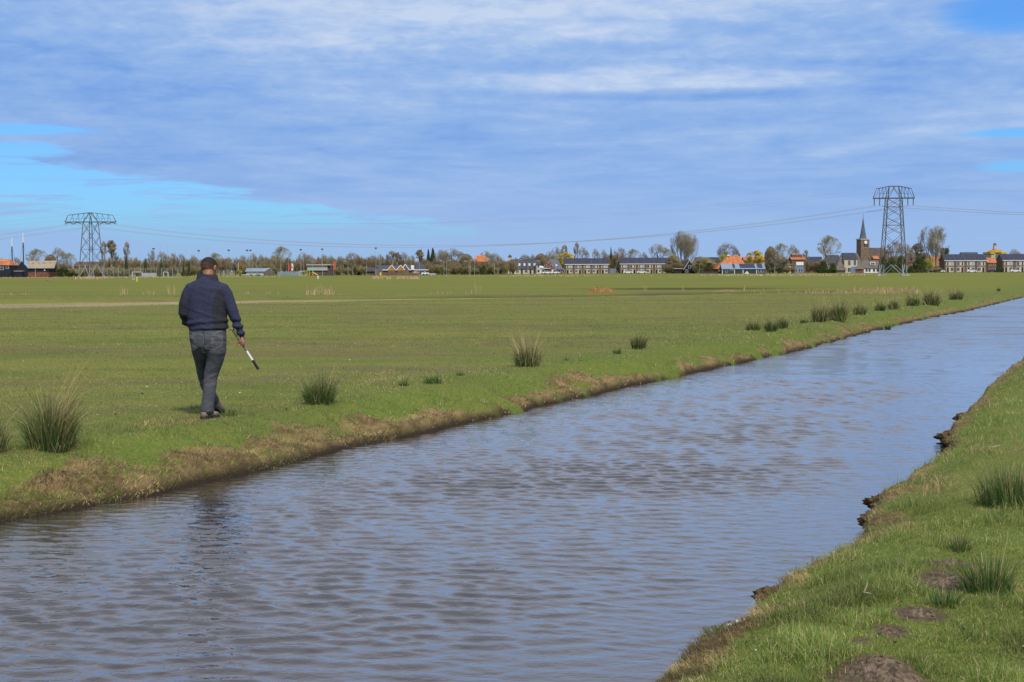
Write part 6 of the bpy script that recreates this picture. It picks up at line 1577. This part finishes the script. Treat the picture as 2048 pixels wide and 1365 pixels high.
# playground
d = 508; r_ = empty('playground_tower', (gx(623, d), d, 0), 0, 'play tower with green roof and orange and yellow slide before the grey hall', 'playground'); k = d / FPX
ORP = vmat('orange_plastic', (.65, .20, .03), .03, 1, .4); GRP = vmat('green_plastic', (.05, .40, .12), .03, 1, .4)
part(MB().loft([[(-.75, -.7, 1.9), (.75, -.7, 1.9), (.75, .7, 1.9), (-.75, .7, 1.9)], [(-.1, -.1, 2.5), (.1, -.1, 2.5), (.1, .1, 2.5), (-.1, .1, 2.5)]]), 'roof', GRP, r_)
for sx in (-.6, .6):
    for sy in (-.6, .6): part(MB().bar((sx, sy, 0), (sx, sy, 1.92), .06), 'post', YB, r_)
part(MB().box(-.65, .65, -.65, .65, 1.0, 1.08), 'platform', ORP, r_)
mb = MB(); mb.add([(.6, -.3, 1.1), (.6, .3, 1.1), (2.2, .3, .15), (2.2, -.3, .15), (.6, -.3, 1.35), (.6, .3, 1.35), (2.2, .3, .4), (2.2, -.3, .4)], [(0, 1, 2, 3), (0, 3, 7, 4), (1, 5, 6, 2)]); part(mb, 'slide', YB, r_)
mb = MB(); mb.bar((-.6, 0, 1.0), (-1.3, 0, .1), .12, n=8); part(mb, 'climbing_tube', ORP, r_)

# ================================================================ THE TREES, ONE BY ONE
T5, T6, T7 = 470, 560, 700
LIST = [
 # kind, px, top, width, distance, label
 ('round_b', 2, 517, 26, 500, 'low brown tree behind the orange-roofed shed'),
 ('round_a', 36, 514, 20, 500, 'small grey tree between the two masts'),
 ('round_c', 74, 498, 46, 490, 'broad rounded olive tree behind the long barn'),
 ('scrub_a', 102, 510, 24, 490, 'thin brown tree between the barn trees and the round one'),
 ('round_a', 121, 495, 32, 480, 'tall round grey tree right of the long barn'),
 ('round_c', 140, 506, 26, 480, 'round tree with olive tint left of the pylon'),
 ('upright_a', 208, 483, 13, 500, 'slim poplar, first right of the left pylon'),
 ('upright_b', 225, 481, 24, 500, 'widest grey poplar of the three right of the left pylon'),
 ('upright_a', 254, 484, 13, 500, 'slim poplar with a dark ivy-clad base'),
 ('round_b', 304, 500, 16, 500, 'narrow brown tree behind the first floodlight'),
 ('round_a', 328, 503, 26, 500, 'grey round tree behind the pair of bare poles'),
 ('round_b', 345, 506, 20, 505, 'brown tree left of the man, beside the pair of poles'),
 ('round_b', 362, 508, 20, 500, 'brown tree directly left of the man\'s shoulder line'),
 ('round_a', 390, 510, 18, 505, 'grey tree left of the man\'s head'),
 ('round_c', 430, 506, 34, 500, 'dense rounded tree just behind the man\'s head on its right'),
 ('round_b', 455, 516, 16, 500, 'small brown tree beyond the wire fence'),
 ('round_b', 483, 511, 26, 520, 'brown tree above the yellow-green bush'),
 ('round_a', 508, 506, 17, 540, 'grey ball-shaped tree above the pavilion roof'),
 ('round_a', 524, 508, 14, 545, 'slender grey tree right of the ball-shaped one'),
 ('round_b', 545, 511, 22, 540, 'brown tree against the left side of the big round tree'),
 ('round_c', 563, 493, 42, 530, 'biggest round tree of the sports field, above the beach flags'),
 ('round_a', 609, 505, 26, 540, 'pale grey tree left of the grey hall'),
 ('round_a', 622, 509, 22, 545, 'greyish tree rising directly behind the left end of the hall'),
 ('round_b', 646, 509, 24, 540, 'brown tree behind the grey hall roof'),
 ('round_a', 664, 511, 20, 545, 'grey tree behind the orange-red beach flag'),
 ('round_a', 683, 512, 20, 545, 'smaller grey tree left of the wide tree by the clubhouse'),
 ('round_b', 706, 505, 32, 540, 'wide grey-brown tree left of the clubhouse'),
 ('round_b', 730, 519, 18, 560, 'low tree behind the low wing of the clubhouse'),
 ('round_b', 745, 510, 22, 570, 'brown tree at the foot of the tall floodlight'),
 ('round_a', 762, 508, 16, 575, 'thin grey tree right of the tall floodlight'),
 ('upright_a', 783, 502, 22, 575, 'upright grey tree behind the left ochre gable'),
 ('upright_b', 797, 505, 18, 575, 'upright brown tree between the ochre gables'),
 ('round_a', 811, 504, 20, 575, 'grey round tree above the grey gable'),
 ('round_b', 824, 511, 16, 575, 'brown tree behind the glazed dormer of the clubhouse'),
 ('upright_b', 841, 500, 20, 580, 'tall brownish tree left of the dark conifers'),
 ('fan', 885, 500, 34, 600, 'vase-shaped tree next to the dark conifers on their right'),
 ('round_a', 908, 497, 46, 610, 'broad domed grey tree left of the orange farmhouse roof'),
 ('scrub_a', 933, 509, 28, 600, 'warm brown tree between the domed tree and the orange roof'),
 ('round_a', 974, 502, 28, 660, 'grey tree behind the right end of the orange farmhouse roof'),
 ('round_a', 993, 506, 24, 660, 'grey tree left of the small turret'),
 ('round_b', 1050, 509, 24, 740, 'brown tree behind the tall dark roof of the cream row'),
 ('round_a', 1067, 508, 12, 740, 'narrow grey tree at the right end of the dark-roofed row'),
 ('scrub_a', 1082, 508, 26, 720, 'dense reddish brown tree above the hanging sign'),
 ('round_a', 1100, 503, 20, 745, 'low grey tree left of the domed one behind the brick gable'),
 ('round_a', 1114, 494, 24, 750, 'grey domed tree behind the red brick gable'),
 ('upright_a', 1129, 490, 14, 755, 'small-headed tall tree above the golden willow'),
 ('upright_a', 1153, 485, 12, 745, 'narrow tall tree above the left part of the row of five houses'),
 ('round_a', 1168, 494, 22, 745, 'grey round-headed tree above the row of five houses'),
 ('round_a', 1193, 497, 17, 745, 'pale tree above the right half of the row of five houses'),
 ('round_a', 1209, 499, 14, 745, 'smaller pale tree at the right end of the row of five houses'),
 ('round_b', 1240, 495, 28, 745, 'brown tree in the gap between the two long rows of houses'),
 ('round_c', 1266, 498, 34, 745, 'wide olive-brown tree above the left part of the long row'),
 ('round_a', 1290, 504, 14, 745, 'slim grey tree above the middle of the long row'),
 ('round_a', 1320, 488, 46, 740, 'wide grey tree left of and lower than the big fan-shaped one'),
 ('fan', 1369, 462, 58, 660, 'huge fan-shaped leafless tree, the tallest left of the church'),
 ('scrub_b', 1347, 510, 26, 655, 'olive bushy tree at the foot of the big fan-shaped tree'),
 ('scrub_b', 1412, 516, 40, 620, 'yellow-green bushy tree right of the black gabled barn'),
 ('round_b', 1400, 512, 20, 720, 'small brown tree beyond the dark roof right of the fan-shaped tree'),
 ('round_b', 1455, 486, 44, 660, 'dark dense domed tree behind the orange farmhouse'),
 ('round_c', 1562, 487, 38, 650, 'tall brown tree of the birch clump'),
 ('scrub_a', 1541, 494, 24, 640, 'brown twiggy tree at the left of the birch clump'),
 ('round_a', 1588, 489, 24, 680, 'grey tree right of the birch clump above the stacked roofs'),
 ('scrub_c', 1556, 512, 40, 630, 'dense grey brushwood under the birch clump'),
 ('upright_a', 1611, 500, 12, 740, 'faint slim tree right of the stacked orange roofs'),
 ('round_c', 1657, 471, 50, 660, 'large irregular leafless tree left of the church'),
 ('round_b', 1790, 481, 36, 700, 'brown tree seen through the lower half of the right pylon'),
 ('round_a', 1768, 492, 20, 705, 'small grey tree between church nave and pylon'),
 ('round_a', 1815, 488, 24, 705, 'grey tree at the right leg of the tall pylon'),
 ('poplar_group', 1868, 452, 62, 680, 'tallest leafless poplar clump between the right pylon and the row of four'),
 ('upright_b', 1836, 487, 26, 690, 'lower brown tree left of the tallest poplars'),
 ('round_a', 2031, 498, 26, 760, 'rounded grey tree behind the row at the right edge'),
]
for i, (kd, px, tp, w, d, lb) in enumerate(LIST):
    tree(kd, px, tp, w, d, lb, 'leafless trees along the village edge')
birch = tree('upright_a', 1549, 500, 9, 628, 'birch with a white trunk in the clump right of the yellow willow', None, 'birch')
for c_ in birch.children:
    if c_.name.startswith('trunk'): c_.data = c_.data.copy(); c_.data.materials[0] = BIRCH
for (px, tp, w, d, lb) in ((1131, 506, 36, 655 + 60, 'golden willow left of the row of five houses'), (1510, 502, 34, 650, 'yellow willow behind the solar-roofed stable')):
    tree('willow_gold', px, tp, w, d, lb, 'yellow willows', 'golden_willow')
for (px, tp, w, d, lb) in ((1448, 509, 22, 640, 'fresh green-yellow willow touching the left slope of the orange roof'), (478, 540, 12, 490, 'small yellow-green bush left of the pavilion'), (613, 541, 8, 500, 'tiny green bush left of the play tower'), (1857, 518, 18, 640, 'yellow-green bush right of the dark evergreen below the poplars')):
    tree('willow_lime', px, tp, w, d, lb, 'yellow-green shrubs', 'spring_shrub', 'shrub')
for (px, tp, w, d, lb) in ((253, 507, 9, 490, 'dark ivy column at the foot of the slim poplar'), (291, 518, 9, 480, 'small dark conifer left of the first floodlight'), (367, 526, 6, 480, 'tiny dark conifer left of the man, left of two'), (378, 523, 8, 480, 'dark conifer left of the man, right of two'),
    (857, 499, 14, 625, 'dark conifer right of the clubhouse, slimmer left one of a pair'), (866, 497, 20, 622, 'dark conifer right of the clubhouse, thicker right one of a pair'), (843, 499, 7, 630, 'thin conifer tip above the clubhouse'), (1222, 495.5, 9, 740, 'thin conifer above the blue garage')):
    tree('conifer', px, tp, w, d, lb, 'dark conifers', 'conifer', 'conifer')
for (px, tp, w, d, lb) in ((1766, 513, 22, 600, 'dark evergreen behind the left legs of the tall pylon'), (1783, 514, 22, 598, 'dark evergreen in the middle behind the tall pylon'), (1802, 512, 26, 600, 'dark evergreen behind the right legs of the tall pylon'), (1838, 515, 32, 600, 'broad dark evergreen right of the tall pylon, below the poplars'),
    (1822, 533, 18, 598, 'low evergreen bush between the pylon and the broad evergreen'), (1646, 522, 22, 625, 'dark olive shrub above the clipped hedge'), (125, 537, 40, 475, 'low olive bush right of the long barn'), (1666, 527, 16, 632, 'evergreen shrub left of the thatched wing'), (323, 526, 12, 490, 'dark shrub behind the ball-stop fence'), (968, 531, 14, 575, 'green ivy-clad stump among the lamps below the orange roof')):
    tree('evergreen', px, tp, w, d, lb, 'evergreen shrubs', 'evergreen_shrub', 'shrub')
tree('ivy', 1888, 497, 18, 690, 'dark ivy-covered tree top right of the tallest poplars', None, 'ivy_clad_tree')

# scrub belt: brushwood that reads as one mass, behind and between the trees
def belt(name, label, spans, mt, seed, dens=1.0):
    r = np.random.default_rng(seed); Vs, Fs, o = [], [], 0
    base = [branches([(7, 0.05, 0.42, 0.0085, 0.7), (6, 0.10, 0.25, 0.0075, 0.7), (6, 0.10, 0.15, 0.0060, 0.8)], 100 + k_, multi=6, trunk_h=0.12, up=0.3) for k_ in range(4)]
    base = [norm_fit([tubes(b_, 3)[0]])[0] for b_ in base]; Fb = tubes(branches([(7, 0.05, 0.42, 0.013, 0.7), (6, 0.10, 0.25, 0.011, 0.7), (6, 0.10, 0.15, 0.009, 0.8)], 100, multi=6, trunk_h=0.12, up=0.3), 3)[1]
    for (a_, b_, top, d, step) in spans:
        px = a_
        while px < b_:
            k_ = d / FPX; w = r.uniform(1.5, 2.4) * step * k_; h_ = hh(px, top + r.uniform(-6, 3), d)
            v = base[r.integers(4)] * [w, w, h_]; an = r.uniform(0, 6.28); c, s = math.cos(an), math.sin(an)
            v = np.stack([v[:, 0] * c - v[:, 1] * s, v[:, 0] * s + v[:, 1] * c, v[:, 2]], -1) + [gx(px, d), d + r.uniform(-5, 8), -.05]
            Vs.append(v); Fs.append(Fb + o); o += len(v); px += step * r.uniform(.4, .85)
    tag(link(name, np_mesh(name, np.concatenate(Vs), [np.concatenate(Fs)], mt)), label, 'brushwood', kind='stuff')
belt('brown_brushwood', 'brown leafless brushwood filling the gaps between the village trees', [(100, 205, 530, 500, 9), (200, 480, 520, 515, 8), (480, 760, 519, 560, 8), (760, 1030, 521, 600, 8), (870, 1015, 527, 590, 8), (1030, 1130, 516, 760, 8), (1215, 1245, 510, 745, 8), (1335, 1440, 524, 660, 8), (1525, 1640, 524, 690, 8), (1640, 1690, 520, 740, 8), (1740, 1895, 511, 735, 8), (1335, 1365, 530, 650, 7)], TW['brown'], 77)
belt('olive_brushwood', 'olive brushwood with first buds along the field edge', [(110, 240, 538, 480, 8), (230, 420, 534, 500, 9), (480, 560, 528, 555, 9), (660, 735, 534, 550, 9), (860, 1010, 534, 588, 8), (1335, 1350, 536, 648, 7), (1390, 1445, 528, 640, 8), (1545, 1590, 534, 640, 8), (1850, 1880, 536, 660, 7)], TW['olive'], 78)
# pale dry grass along the far edge of the meadow
P = []; 
def tuftband(spans):
    P, H, Wd = [], [], []
    for (a_, b_, py, hp, n) in spans:
        for _ in range(n):
            x_ = rng.uniform(a_, b_); g0 = on(x_, py + rng.uniform(-1, 1)); P.append((g0.x, g0.y, -.05)); H.append(hp * g0.y / FPX * rng.uniform(.5, 1.1)); Wd.append(g0.y * .0006)
    n = len(P); C = palette(rng.random(n), G_DRY, [4, 3, 4, 1]); V, Q_, T, C = blades(np.array(P), np.array(H), np.array(Wd), np.abs(rng.normal(.3, .4, n)), rng.uniform(0, 6.28, n), C)
    tag(link('dry_field_edge', np_mesh('dry_field_edge', V, [Q_, T], DRY, colors=C)), 'pale dry grass along the far edge of the meadow', 'grass', kind='stuff')
tuftband([(0, 360, 555.5, 2.5, 900), (150, 215, 558, 5, 500), (360, 560, 553.5, 2.5, 400), (744, 782, 558, 6.5, 700), (795, 840, 558, 6.5, 700), (840, 1100, 553, 2, 260), (1020, 1200, 552.5, 3, 300), (1400, 1700, 551.5, 3.5, 1200), (1590, 1660, 551, 4, 400), (1200, 1420, 553.5, 2, 160), (1690, 1760, 550.5, 3, 220)])
